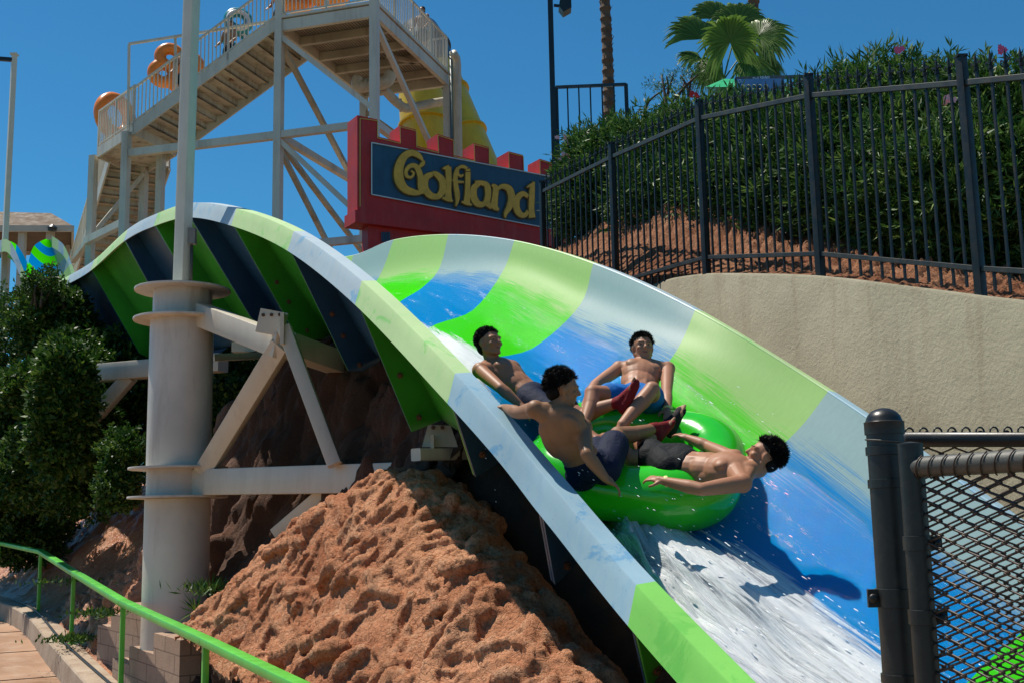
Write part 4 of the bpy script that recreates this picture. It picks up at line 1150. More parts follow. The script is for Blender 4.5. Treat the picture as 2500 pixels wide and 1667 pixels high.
mb.add([pk, pk2] + rg_, [(0, 2, 3, 1), (1, 3, 4), (1, 4, 5), (1, 5, 6), (0, 1, 6, 7), (0, 7, 2), (2, 7, 6, 5, 4, 3)]); mb.build('cover', mat_paint('canopy_green', (.01, .42, .17), .4, .1), cv)
mb = MB(); mb.beam(P(1780, 215, 17.4), P(1785, 420, 17.4), .08); mb.build('pole', blk, cv)

# left pole, pavilion, distant slide loop
lpol = thing('light_pole', 'slim cream pole at the left edge of the park', 'pole', P(10, 640, 30))
a = P(9, 660, 30); b = P(16, 136, 30); mb = MB(); mb.beam((a.x, a.y, 2), (a.x, a.y, b.z), .13, .13, up=(.8, .6, 0)); mb.build('shaft', pole_m, lpol)
mb = MB(); mb.box(Vector((a.x, a.y, b.z + .02)), (.18, .18, .05)); mb.build('cap', pole_m, lpol)
mb = MB(); q = P(-8, 144, 29.9); mb.beam(Vector((a.x - .05, a.y, q.z)), q, .1, .1); mb.build('arm', blk, lpol)
pav = thing('pavilion', 'low shade pavilion with a brown shingled hip roof at the far left', 'pavilion', P(90, 600, 40))
roof_m = mat_paint('roof_brown', (.13, .085, .05), .8, .2, scale=2); fas_m = mat_paint('fascia_cream', (.50, .47, .38), .6, .1)
pk_ = P(125, 521, 40); pk0 = P(-200, 512, 41)
e = [P(-260, 560, 38), P(178, 556, 38.5), P(180, 544, 41.5), P(-230, 548, 42.5)]
zz = P(178, 552, 38.5).z
e = [Vector((q.x, q.y, zz)) for q in e]
mb = MB(); mb.add([pk0, pk_] + e, [(0, 2, 3, 1), (1, 3, 4), (0, 1, 4, 5), (0, 5, 2)]); mb.add([q - V(0, 0, .06) for q in e], [(3, 2, 1, 0)])
mb.build('roof', roof_m, pav)
mb = MB()
for i in range(4): mb.beam(e[i] - V(0, 0, .1), e[(i + 1) % 4] - V(0, 0, .1), .08, .22)
mb.build('fascia', fas_m, pav)
for px, Yp in ((54, 38.6), (122, 38.7), (20, 41), (168, 41)):
    q = P(px, 600, Yp); mb = MB(); mb.beam((q.x, q.y, 1), (q.x, q.y, zz), .22 if Yp < 40 else .16); mb.build('post', fas_m, pav)
mb = MB(); q = P(128, 556, 38.2); mb.lathe(q, [(.14, -.12), (.16, 0), (.05, .1)], 12); mb.build('lamp', blk, pav)
# distant part of the slide
def mini_slide(label, near, far, low, cols, name='water_slide'):
    t_ = thing(name, label, 'water slide', near[0])
    n = len(near) - 1
    for i in range(n):
        mb = MB(); g = []; gr_ = []
        for k in range(7):
            u = i + k / 6; a = spline(near, min(u, n - .001)); b = spline(far, min(u, n - .001)); c = spline(low, min(u, n - .001)); row = []
            for j in range(13):
                v = j / 12; row.append(a * (1 - v) ** 2 + (c * 1.0) * 2 * v * (1 - v) + b * v * v)
            g.append(row)
            o1 = (a - b); o1.z = 0; o1.normalize(); gr_.append([a, a + V(0, 0, .03), a + o1 * .3 + V(0, 0, .0), a + o1 * .38 + V(0, 0, -.35)])
        strip(mb, g); o_ = mb.build('slide_section', [shell_g, shell_b][cols[i]], t_, True)
        uvl = o_.data.uv_layers.new(name='UVMap')
        for l in o_.data.loops: uvl.data[l.index].uv = (i + (l.vertex_index // 13) / 6, 5 - (l.vertex_index % 13) / 12 * 5)
        mb = MB(); strip(mb, gr_); mb.build('rim', [rim_g, rim_b][cols[i]], o_, 'auto')
    return t_
def dense(pts_, n): return [spline(pts_, i * (len(pts_) - 1.0001) / n) for i in range(n + 1)]
nr = [P(126,583,33), P(150,604,32.4), P(168,650,31.6), P(182,700,30.6), P(200,770,29)]
fr_ = [P(112,584,36), P(84,600,36), P(70,640,35.4), P(66,700,34), P(80,780,32)]
lw_ = [P(120,588,35), P(128,650,35), P(128,710,34), P(135,770,32.5), P(150,860,30)]
mini_slide('distant striped slide bowl with blue and green bands left of the stairs', dense(nr, 8), dense(fr_, 8), dense(lw_, 8), [0, 1, 0, 1, 0, 1, 0, 1])
mini_slide('narrow arched slide hump at the left edge with a dark underside',
  [P(-30,615,30), P(5,592,29.5), P(28,600,29), P(52,650,28.5), P(72,700,28), P(95,750,27.5)],
  [P(-10,612,33), P(12,590,33), P(40,598,32.5), P(66,640,32), P(85,690,31), P(105,740,30)],
  [P(-20,680,31.5), P(8,665,31), P(32,680,31), P(58,730,30), P(80,770,29.5), P(100,800,29)], [1, 0, 1, 0, 1])

# ------------------------------------------------------------ foreground gate and fence post
gp_m = mat_paint('gate_black', (.012, .013, .012), .38, .35, dirt=(.05, .045, .03), dirt_amt=.4, scale=9, streak=False, bump=.06)
gp_worn = mat_paint('gate_worn', (.085, .085, .07), .55, .3, dirt=(.05, .05, .04), dirt_amt=.7, scale=6, streak=False, bump=.1)
rust_m = mat_paint('rusty_wire', (.045, .028, .018), .45, .5, dirt=(.13, .06, .03), dirt_amt=.6, scale=20, streak=False)
fp = thing('gate_post', 'thick black steel gate post with a domed cap in the right foreground', 'post', P(2160, 1667, 3.05))
Yg = 3.05; top = P(2158, 1032, Yg); rP = .0475; x0, y0 = top.x, top.y
mb = MB(); mb.lathe((x0, y0, 0), [(rP, -1.2), (rP, top.z)], 40); mb.build('pipe', gp_m, fp, 'auto')
mb = MB(); mb.lathe((x0, y0, top.z), [(rP + .004, -.03), (rP + .004, -.001), (rP + .005, .002), (rP + .001, .004)] + [((rP - .001) * math.cos(a), .004 + .036 * math.sin(a)) for a in [x * math.pi / 20 for x in range(1, 10)]] + [(.001, .04)], 40); mb.build('domed_cap', gp_m, fp, 'auto')
for py in (1100, 1180, 1655):
    z = P(2158, py, Yg).z; mb = MB(); mb.lathe((x0, y0, z), [(rP + .001, -.012), (rP + .0045, -.011), (rP + .0045, .011), (rP + .001, .012)], 40); mb.build('band', gp_m, fp, 'auto')
z = P(2158, 1458, Yg).z; mb = MB(); mb.lathe((x0, y0, z), [(rP + .001, -.024), (rP + .006, -.023), (rP + .006, .023), (rP + .001, .024)], 40)
mb.box((x0 - rP - .012, y0 - .01, z), (.035, .012, .046)); hb = mb.build('hinge_band', gp_m, fp, 'auto')
mb = MB(); mb.ell((x0 - rP - .017, y0 - .018, z), (.012, .007, .012)); mb.build('bolt_head', gp_m, hb, True)
mb = MB(); mb.tube([(x0 + (rP + .003) * math.cos(a), y0 + (rP + .003) * math.sin(a), P(2158, 1076, Yg).z + .006 * math.cos(a - 2.6)) for a in [x * math.pi / 16 for x in range(32)]], .002, 5, closed=True); mb.build('wire_tie', gp_worn, fp, True)
gt = thing('chain_link_gate', 'black chain link gate hung on the domed post, worn top pipe', 'gate', P(2240, 1667, 2.85))
def pt(px, py, Y): return P(px, py, Y)
g0 = P(2222, 1085, 2.85); gx = g0.x; gy = g0.y
gb = Vector((gx, gy, P(2260, 1700, 2.85).z - .3))
mb = MB(); mb.lathe((gx, gy, 0), [(.030, gb.z), (.030, g0.z)], 24); mb.lathe((gx, gy, g0.z), [(.031, -.001), (.031, .003), (.004, .008)], 24); mb.build('stile', gp_m, gt, 'auto')
e0 = P(2232, 1140, 2.85); e1 = P(2560, 1160, 2.55); gd = (e1 - e0); gd.z = 0; gd.normalize()
e0 = Vector((gx, gy, e0.z)); e1 = e0 + gd * 2.0 + V(0, 0, .0)
mb = MB(); mb.tube([e0 - gd * .0, e0 + gd * .012, e1], .026, 20); mb.build('top_pipe', gp_worn, gt, True)
for py in (1325, 1505):
    z = P(2240, py, 2.85).z; mb = MB(); mb.lathe((gx, gy, z), [(.031, -.018), (.034, -.017), (.034, .017), (.031, .018)], 24); mb.box((gx + .04, gy - .012, z), (.03, .008, .034)); hb = mb.build('band', gp_m, gt, 'auto')
    mb = MB(); mb.ell((gx + .042, gy - .02, z), (.009, .006, .009)); mb.build('bolt_head', gp_m, hb, True)
def chain(name, org, xd, w_, h_, pitch, r_, parent, mat, phase=0, yoff=0):
    """woven wires: vertical zigzags hooked into each other"""
    mb = MB(); up = Vector((0, 0, 1)); nrm = xd.cross(up); hp = pitch / 2; nc = int(w_ / pitch) ; nr = int(h_ / pitch)
    for c in range(nc):
        pts_ = []
        for k in range(nr * 2 + 1):
            side = (k + c) % 2; x = (c + side) * pitch * 1.0 + (.003 if side else -.003) ; z = -k * hp
            # the bend itself hooks round the neighbour
            for dxx, dzz, dn_ in ((-.10, .16, .5), (.04, .05, 1.1), (.04, -.05, -1.1), (-.10, -.16, -.5)) if side else ((.10, .16, -.5), (-.04, .05, -1.1), (-.04, -.05, 1.1), (.10, -.16, .5)):
                pts_.append(org + xd * (x + dxx * pitch) + up * (z + dzz * hp * .9) + nrm * (dn_ * r_ * 1.1))
        mb.tube(pts_, r_, 5)
    return mb.build(name, mat, parent, True)
chain('wire_mesh', e0 + gd * .035 + V(0, 0, -.012), gd, 1.9, 1.0, .034, .0029, gt, rust_m)
# curled wire ends round the top pipe
mb = MB()
for c in range(55):
    q = e0 + gd * (.035 + .036 * c); u = Vector((0, 0, 1)); nr_ = gd.cross(u)
    mb.tube([q + u * (.030 * math.sin(a)) + nr_ * (.030 * math.cos(a)) * (-1 if nr_.y > 0 else 1) + gd * (.012 * (k - 4) / 4) for k, a in enumerate([R(x) for x in range(-80, 61, 20)])], .0021, 5)
mb.build('wire_ties', rust_m, gt, True)
fb = thing('chain_link_fence', 'black chain link fence with curled wire ends standing close behind the gate', 'fence', P(2500, 1667, 3.3))
f0 = P(2205, 1072, 3.2); f1 = P(2560, 1118, 3.25); fd = f1 - f0; fd.z = 0; fd.normalize(); f1 = Vector((f0.x, f0.y, f0.z)) + fd * 2.3; f1.z = f0.z - .03
mb = MB(); mb.tube([f0, f1], .021, 18); mb.build('top_pipe', gp_m, fb, True)
chain('wire_mesh', f0 + V(0, .03, .02), fd, 2.3, 1.05, .040, .0030, fb, rust_m)
mb = MB()
for c in range(54):
    q = f0 + fd * (.03 + .042 * c) + V(0, .028, .022)
    mb.tube([q + V(0, 0, .012 * math.sin(a)) + fd * (.012 * math.cos(a)) for a in [R(x) for x in range(-60, 260, 30)]], .0028, 6)
mb.build('wire_curls', gp_m, fb, True)
# ------------------------------------------------------------ vegetation
def mat_leaf(name, a, b, c_, rough=.5, trans=.25):
    k = N(name); oi = k.n('NewGeometry'); rnd = oi.outputs['Random Per Island'] if 'Random Per Island' in oi.outputs else None
    col = k.ramp(rnd, [(0, a), (.55, b), (1, c_)])
    col = k.mix(k.ramp(k.noise(2.2, 3, vec=k.obj()), [(.35, 0.), (.65, 1.)]), col, k.mix(.45, col, a))
    k.set('Base Color', col); k.set('Roughness', rough); k.set('Specular IOR Level', .35)
    tr = k.n('BsdfTranslucent'); k.l(col, tr.inputs[0]); mx = k.n('MixShader'); mx.inputs[0].default_value = trans
    k.l(k.b.outputs[0], mx.inputs[1]); k.l(tr.outputs[0], mx.inputs[2]); k.l(mx.outputs[0], k.out.inputs[0]); return k.m
ole_m = mat_leaf('oleander_leaf', (.014, .048, .008), (.05, .14, .022), (.22, .34, .08))
bush_m = mat_leaf('privet_leaf', (.014, .05, .006), (.035, .11, .012), (.15, .24, .035))
palm_m = mat_leaf('palm_leaf', (.07, .14, .02), (.14, .25, .04), (.28, .38, .08), .4, .35)
stem_m = mat_paint('stem_brown', (.09, .06, .035), .8, .3); bark_m = mat_paint('bark', (.14, .085, .05), .9, .35, scale=6, bump=.6)

class Leaves:
    def __init__(s): s.V = []; s.n = 0
    def add(s, base, d, L, W, fold, r_):
        """arrays: base (n,3), d (n,3) unit, L, W lengths"""
        n = len(base); up = r_.normal(size=(n, 3)); sdv = np.cross(d, up); sdv /= np.linalg.norm(sdv, axis=1)[:, None] + 1e-9
        nn_ = np.cross(sdv, d); L = L[:, None]; W = W[:, None]
        a = base; b = base + d * L * .45 + sdv * W * .5 - nn_ * W * fold; c = base + d * L - nn_ * L * .12; e = base + d * L * .45 - sdv * W * .5 - nn_ * W * fold
        s.V.append(np.stack([a, b, c, e], 1).reshape(-1, 3)); s.n += n
    def build(s, name, mat, parent):
        v = np.concatenate(s.V); n = s.n; me = bpy.data.meshes.new(name)
        me.vertices.add(len(v)); me.vertices.foreach_set('co', v.ravel()); me.loops.add(n * 4); me.loops.foreach_set('vertex_index', np.arange(n * 4))
        me.polygons.add(n); me.polygons.foreach_set('loop_start', np.arange(n) * 4); me.polygons.foreach_set('loop_total', np.full(n, 4)); me.update(calc_edges=True)
        me.materials.append(mat); o = bpy.data.objects.new(name, me); sc.collection.objects.link(o)
        if parent is not None: o.parent = parent; o.matrix_parent_inverse = Matrix.Translation(-parent.location)
        return o
def unit(a): return a / (np.linalg.norm(a, axis=1)[:, None] + 1e-9)
def lobe_points(c, rad, n, r_, inner=.55, p=1.0):
    d = unit(r_.normal(size=(n, 3))); q = r_.uniform(inner, 1.0, n) ** p
    wob = 1 + .16 * np.sin(d[:, 0] * 7 + c[0] * 3) * np.cos(d[:, 2] * 6 + c[1]) + .08 * np.sin(d[:, 1] * 13 + d[:, 2] * 9)
    return np.array(c) + d * np.array(rad) * (q * wob)[:, None], d
def shrub(name, label, cat, lobes, nshoot, per, L, W, mat, seed, up=.55, group=None, spread=.9, stems=12, inner=.55, flowers=None, root=None, fold=.25):
    r_ = np.random.RandomState(seed); lv = Leaves(); c0_ = lobes[0][0]
    t_ = thing(name, label, cat, root or (c0_[0], c0_[1], c0_[2] - lobes[0][1][2]), group)
    for c, rad in lobes:
        L_ = L; L = L * r_.uniform(.75, 1.25)
        pts_, d = lobe_points(c, rad, nshoot, r_, inner)
        sdir = unit(d * np.array([1, 1, .8]) + np.array([0, 0, up]) + r_.normal(size=d.shape) * .35)
        base = np.repeat(pts_, per, 0); sd_ = np.repeat(sdir, per, 0); n = len(base)
        al = np.tile(np.arange(per) / per, len(pts_))
        base = base + sd_ * (al * L * 1.3)[:, None]
        dd = unit(sd_ * (.35 + .9 * al[:, None]) + r_.normal(size=(n, 3)) * spread * (1.05 - .5 * al[:, None]))
        lv.add(base, dd, L * r_.uniform(.6, 1.15, n), W * r_.uniform(.7, 1.2, n), fold, r_); L = L_
    lv.build('foliage', mat, t_)
    mb = MB()
    for k in range(stems):
        c, rad = lobes[k % len(lobes)]; a = Vector((t_.location.x + r_.uniform(-.4, .4), t_.location.y + r_.uniform(-.3, .3), t_.location.z - .3))
        b = Vector(c) + Vector((r_.uniform(-.6, .6) * rad[0], r_.uniform(-.6, .6) * rad[1], r_.uniform(-.2, .8) * rad[2]))
        m_ = a.lerp(b, .5) + Vector((r_.uniform(-.15, .15), r_.uniform(-.15, .15), .1)); pp_ = [a, m_, b]
        mb.tube([spline(pp_, i / 3) for i in range(7)], [.03 * (1 - i / 9) for i in range(7)], 6)
    mb.build('stems', stem_m, t_, True)
    return t_
def lobe(px, py, Y, rx, ry, rz): return (tuple(P(px, py, Y)), (rx, ry, rz))
G_OL = 'oleander bushes behind the spear fence'
shrub('oleander_bush', 'leftmost oleander bush of the hedge with pink blossom beside the black pole', 'bush', [lobe(1440,412,17.6,.5,.6,.62), lobe(1500,392,17.2,.55,.6,.62), lobe(1420,500,17.4,.36,.5,.5), lobe(1480,480,17.2,.6,.6,.7)], 620, 12, .15, .026, ole_m, 1, group=G_OL)
shrub('oleander_bush', 'dark leafy oleander bush below the palm in the hedge middle', 'bush', [lobe(1590,394,16.2,.55,.6,.66), lobe(1680,366,15.6,.55,.6,.68), lobe(1620,500,15.6,.7,.6,.65), lobe(1720,480,15,.6,.6,.7)], 640, 12, .15, .026, ole_m, 2, group=G_OL)
shrub('oleander_bush', 'oleander bush directly under the blue board and green canopy', 'bush', [lobe(1770,362,14.9,.5,.6,.62), lobe(1860,368,14.4,.5,.6,.60), lobe(1800,480,14.4,.6,.6,.75), lobe(1900,480,13.8,.6,.6,.75)], 640, 12, .15, .026, ole_m, 3, group=G_OL)
shrub('oleander_bush', 'tallest oleander bush with magenta blossom on its rounded top', 'bush', [lobe(2030,328,13.6,.55,.6,.66), lobe(2130,300,13.1,.6,.6,.72), lobe(2210,290,12.7,.6,.6,.68), lobe(2040,460,13.0,.6,.6,.8), lobe(2180,460,12.3,.6,.6,.8)], 720, 12, .15, .026, ole_m, 4, group=G_OL)
shrub('oleander_bush', 'oleander bush at the right edge with pink blossom and tall dry twigs', 'bush', [lobe(2330,298,12.1,.55,.6,.62), lobe(2450,298,11.6,.6,.6,.62), lobe(2330,460,11.6,.6,.6,.8), lobe(2500,460,11.2,.6,.6,.85), lobe(2600,300,11.2,.5,.5,.6), lobe(2480,600,11.6,.8,.5,.5), lobe(2340,600,12.2,.8,.5,.5)], 720, 12, .15, .026, ole_m, 5, group=G_OL)
pink = mat_paint('petal_pink', (.75, .12, .28), .6, .2); pale = mat_paint('petal_pale', (.85, .45, .50), .6, .2); redp = mat_paint('petal_red', (.6, .02, .02), .6, .2)
def blossom(pxs, m, parent_label, cat='flower'):
    for px, py, Yd, s_ in pxs:
        t_ = MB(); c = P(px, py, Yd); r_ = random.Random(px)
        for k in range(7):
            q = c + V(r_.uniform(-1, 1), r_.uniform(-1, 1), r_.uniform(-.7, .7)) * s_
            for a in range(5):
                an = a * 1.2566; d = V(math.cos(an), r_.uniform(-.4, .4), math.sin(an)) * .028
                e_ = V(-d.z, 0, d.x) * .5; t_.add([q, q + d * .6 + e_, q + d * 1.3, q + d * .6 - e_], [(0, 1, 2, 3)])
        o_ = t_.build('blossom', m); tag(o_, parent_label(px), cat, 'oleander blossoms on the hedge')
blossom([(2196, 122, 12.2, .045)], pink, lambda p: 'magenta blossom cluster on top of the tallest oleander')
blossom([(2318, 242, 11.2, .045)], pale, lambda p: 'pale pink blossom seen between the fence pickets in the right hedge')
blossom([(2444, 122, 11.1, .035)], pink, lambda p: 'pink blossom beside dry twigs at the upper right edge of the hedge')
blossom([(1696, 234, 14.9, .05)], redp, lambda p: 'red blossom right above the spear fence post under the palm')
blossom([(1372, 345, 17.3, .10)], pale, lambda p: 'pale pink blossom on the left end of the hedge next to the black pole')
blossom([(1376, 385, 17.2, .08)], pale, lambda p: 'lower pale pink blossom on the left end of the hedge')

# rocky dirt bank behind the spear fence
BP = [(1180,640,20),(1265,640,18),(1345,655,16.4),(1500,668,14.5),(1728,668,12.6),(2005,672,11.1),(2250,700,10),(2400,722,9.4),(2900,800,7.7)]
BH = [.0,.35,.95,1.35,.55,.22,.12,.15,.15]
bp = [P(*q) for q in BP]; nx, ny = 700, 130
g = np.zeros((ny, nx, 3))
for i in range(nx):
    s_ = i / (nx - 1) * (len(bp) - 1.001); q = spline(bp, s_); t = spline(bp, min(s_ + .1, 7.99)) - spline(bp, max(0, s_ - .1)); t.z = 0; t.normalize(); n_ = Vector((-t.y, t.x, 0)); n_ = n_ if n_.x > 0 else -n_
    h_ = float(np.interp(s_, range(len(BH)), BH))
    for j in range(ny):
        d = .04 + 4.2 * (j / (ny - 1)) ** 1.5; prof = h_ * math.sin(min(1, max(0, d) / 1.6) * math.pi / 2)
        z = q.z - .05 + prof; z = z - (.9 if j == 0 else 0); g[j, i] = (q.x + n_.x * d, q.y + n_.y * d, z)
amp = np.clip(np.linspace(-.1, 1.5, ny), 0, 1)[:, None] * .8 + .12
nz = (np.abs(fbm(g[..., 0] * 5, g[..., 1] * 5, 5, 77, .65) - .5) * .9 + (fbm(g[..., 0] * 11, g[..., 1] * 11, 4, 79, .65) - .5) * .45)
g[..., 2] += nz * amp
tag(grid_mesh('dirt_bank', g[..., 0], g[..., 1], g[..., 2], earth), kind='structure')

# privet bush at the left
shrub('privet_bush', 'big dense green bush filling the left edge beside the column', 'bush',
  [lobe(30,860,24.5,1.2,1.2,1.5), lobe(130,800,22,.75,.8,.85), lobe(50,1060,24,1.3,1.2,1.3), lobe(180,990,21.3,.65,.8,1.1), lobe(60,1230,23.6,1.1,.9,1.0), lobe(205,1140,20.3,.65,.8,.9), lobe(215,960,20.2,.5,.6,.8), lobe(158,955,18.1,.42,.45,.75), lobe(150,1060,18.3,.45,.45,.6), lobe(95,960,20.5,.6,.5,.5), lobe(30,980,22.5,.9,.6,.6), lobe(100,1140,20.8,.7,.6,.7), lobe(170,880,20.8,.5,.5,.5), lobe(20,1150,22.4,.9,.7,.8), lobe(220,1060,19.6,.4,.5,.7), lobe(-80,1000,24.5,1.2,.9,2.0), lobe(130,1130,22,.8,.8,.9), lobe(60,1310,23.2,.9,.7,.6)], 2500, 6, .105, .055, bush_m, 9, up=.4, spread=1.1, stems=22, inner=.5)
shrub('privet_bush', 'small sunlit bush sprouting at the foot of the column', 'bush', [lobe(300,1120,16.6,.3,.4,.42), lobe(285,1200,16.4,.3,.4,.3)], 600, 6, .075, .04, bush_m, 10, up=.4, spread=1.1, stems=6)
shrub('privet_bush', 'thin sprigs standing up in front of the distant slide', 'bush', [lobe(105,690,21.4,.25,.2,.24), lobe(122,690,21.2,.14,.2,.34), lobe(78,700,21.3,.12,.2,.26)], 90, 5, .08, .042, bush_m, 12, up=.8, spread=1.0, stems=8)
shrub('shade_tree', 'dark leafy tree standing in shade behind the column under the slide', 'tree',
  [lobe(420,1000,21.5,1.2,.9,1.6), lobe(560,920,22,1.0,.9,1.0), lobe(660,960,22.5,1.0,.9,1.0), lobe(600,1040,20.5,1.0,.8,.9), lobe(290,960,21.5,1.0,.9,1.3)], 1300, 6, .13, .07, bush_m, 14, up=.3, spread=1.1, stems=16, inner=.3)
# weeds
def weeds(label, px, py, Yd, n, L, W, seed, spread_=.3):
    r_ = np.random.RandomState(seed); c = np.array(P(px, py, Yd)); base = c + r_.normal(size=(n, 3)) * np.array([spread_, spread_, .02]); d = unit(r_.normal(size=(n, 3)) * .6 + np.array([0, 0, .8])); lv = Leaves()
    lv.add(base, d, L * r_.uniform(.5, 1.2, n), W * r_.uniform(.7, 1.2, n), .2, r_); o_ = lv.build('weeds', bush_m, None); tag(o_, kind='stuff'); return o_
weeds('', 185, 1560, 16.6, 420, .09, .03, 3, .22); weeds('', 235, 1500, 14.2, 200, .10, .03, 4, .15); weeds('', 505, 1440, 12.6, 160, .14, .02, 5, .14); weeds('', 160, 1420, 17.5, 150, .08, .03, 6, .3)
r_ = np.random.RandomState(2); lv = Leaves(); c = np.array(P(478, 1492, 12.4)); n = 26; d = unit(r_.normal(size=(n, 3)) * .9 + np.array([0, 0, .5])); lv.add(np.tile(c, (n, 1)), d, np.full(n, .26) * r_.uniform(.6, 1.1, n), np.full(n, .022), .2, r_)
tag(lv.build('grass_tuft', bush_m, None), 'small dark spiky tuft growing at the column foot where the mound starts', 'plant')

# ------------------------------------------------------------ palms
def fan(mb, c, axis, nrm, rad, n=34, arc=150, droop=.3, seed=0):
    r_ = random.Random(seed); ax = axis.normalized(); sdv = ax.cross(nrm).normalized(); nrm = sdv.cross(ax).normalized()
    for k in range(n):
        a = R(lerp(-arc, arc, k / (n - 1)) + r_.uniform(-1.5, 1.5)); d = ax * math.cos(a) + sdv * math.sin(a); L = rad * (.78 + .22 * math.cos(a * .6)) * r_.uniform(.92, 1.06)
        cr = d.cross(nrm).normalized(); w0 = .004; pts_ = []
        m = 7
        for j in range(m + 1):
            t = j / m; w_ = rad * .075 * (math.sin(min(1, t * 1.5) * math.pi / 2)) * (1 - max(0, t - .55) / .45 * .93) + .002
            sag = droop * rad * max(0, t - .45) ** 2 * 2.4 * r_.uniform(.8, 1.2)
            q = c + d * (L * t) - nrm * (.10 * rad * t * (1 - t)) + Vector((0, 0, -sag)); pts_.append((q, w_))
        o = len(mb.v)
        for q, w_ in pts_: mb.v += [tuple(q - cr * w_ + nrm * w_ * .35), tuple(q), tuple(q + cr * w_ + nrm * w_ * .35)]
        for j in range(m):
            b = o + j * 3; mb.f += [[b, b + 1, b + 4, b + 3], [b + 1, b + 2, b + 5, b + 4]]; mb.mi += [0, 0]
fp_ = thing('fan_palm', 'bushy fan palm with broad green fronds rising above the hedge', 'palm tree', P(1765, 330, 18.8))
root = P(1762, 215, 18.8)
FN = [((1781,116,18.4), (0, -.3, 1), (.1, -1, .25), .62, 150), ((1722,110,18.9), (-.45, .2, 1), (.5, -1, 0), .78, 75), ((1845,100,18.9), (.9, -.1, .55), (-.2, -1, .5), .62, 120), ((1720,160,18.7), (-1, -.1, .45), (-.3, -.6, .8), .50, 60),
      ((1800,70,19.1), (.3, .2, 1), (0, -1, .2), .66, 110), ((1755,60,19.2), (-.1, .3, 1), (.3, -1, 0), .62, 90), ((1815,160,18.6), (.7, -.3, -.5), (.2, -.8, .5), .5, 90), ((1745,165,18.9), (-.5, .3, -.6), (-.3, -.8, .4), .45, 80), ((1850,150,19), (.8, .3, -.2), (.3, -.8, .5), .5, 90)]
for k, (c, ax, nr_, rad, arc) in enumerate(FN):
    mb = MB(); c = (c[0] + (c[0] - 1775) * .12, c[1] - 14, c[2]); cc = P(*c); fan(mb, cc, Vector(ax), Vector(nr_), rad * 1.02, 42, arc, .5, k)
    f_ = mb.build('frond', palm_m, fp_, True)
    m2 = MB(); m2.tube([spline([root + V((k - 4) * .03, 0, 0), root.lerp(cc, .5) + V((k - 4) * .02, 0, .03), cc], x / 4) for x in range(9)], .014, 6); m2.build('petiole', palm_m, f_, True)
mb = MB(); mb.tube([P(1768, 400, 18.8), root], [.16, .12], 12); mb.build('trunk', bark_m, fp_, True)
def palm_trunk(label, a, b, r0, r1, seed, skirt=None):
    t_ = thing('palm_tree', label, 'palm tree', a); r_ = random.Random(seed); n = 90; pts_ = []; rr_ = []
    for k in range(n + 1):
        t = k / n; q = a.lerp(b, t) + V(math.sin(t * 3 + seed) * .10, 0, 0); pts_.append(q); rr_.append(lerp(r0, r1, t) * (1 + (.13 if k % 3 == 0 else -.04) + r_.uniform(-.04, .04)))
    mb = MB(); mb.tube(pts_, rr_, 14); m2 = mb
    for k in range(150):
        i = r_.randrange(n); an = r_.uniform(0, 6.28); d = V(math.cos(an), math.sin(an), 0); q = pts_[i] + d * rr_[i] * .95
        m2.beam(q, q + d * .035 + V(0, 0, .07), .02, .008)
    m2.build('trunk', bark_m, t_); return t_
t1 = palm_trunk('tall slim palm whose bare trunk leaves the top of the picture', P(1478, 330, 24), P(1456, -420, 24), .125, .10, 1)
mb = MB(); c = P(1456, -420, 24)
for k in range(12): fan(mb, c + V(math.cos(k) * .5, math.sin(k) * .5, .2), V(math.cos(k * .52), math.sin(k * .52), .5), V(-math.sin(k), .3, 1), .7, 20, 120, .5, k)
mb.build('crown', palm_m, t1, True)
t2 = palm_trunk('palm trunk behind the fan palm with hanging dry leaves', P(1840, 260, 22), P(1846, -420, 22), .11, .10, 5)
mb = MB(); c = P(1846, -420, 22)
for k in range(12): fan(mb, c + V(math.cos(k) * .5, math.sin(k) * .5, .2), V(math.cos(k * .52), math.sin(k * .52), .5), V(-math.sin(k), .3, 1), .7, 20, 120, .5, k + 30)
mb.build('crown', palm_m, t2, True)
mb = MB(); r_ = random.Random(4)
for k in range(60):
    q = P(1836 + r_.uniform(-12, 12), 60 + r_.uniform(-40, 70), 21.9 + r_.uniform(-.1, .1)); mb.beam(q, q + V(r_.uniform(-.08, .08), 0, -r_.uniform(.2, .5)), .012, .004)
mb.build('dry_leaves', mat_paint('dry_leaf', (.20, .16, .07), .8, .3), t2)
# feathery sapling between the hedge and the palm
shrub('sapling', 'light feathery twigs poking above the hedge left of the fan palm', 'bush', [lobe(1620,215,17,.35,.3,.24), lobe(1680,195,17,.25,.3,.22)], 60, 8, .09, .012, ole_m, 21, up=1.1, spread=.7, stems=10, inner=.2)
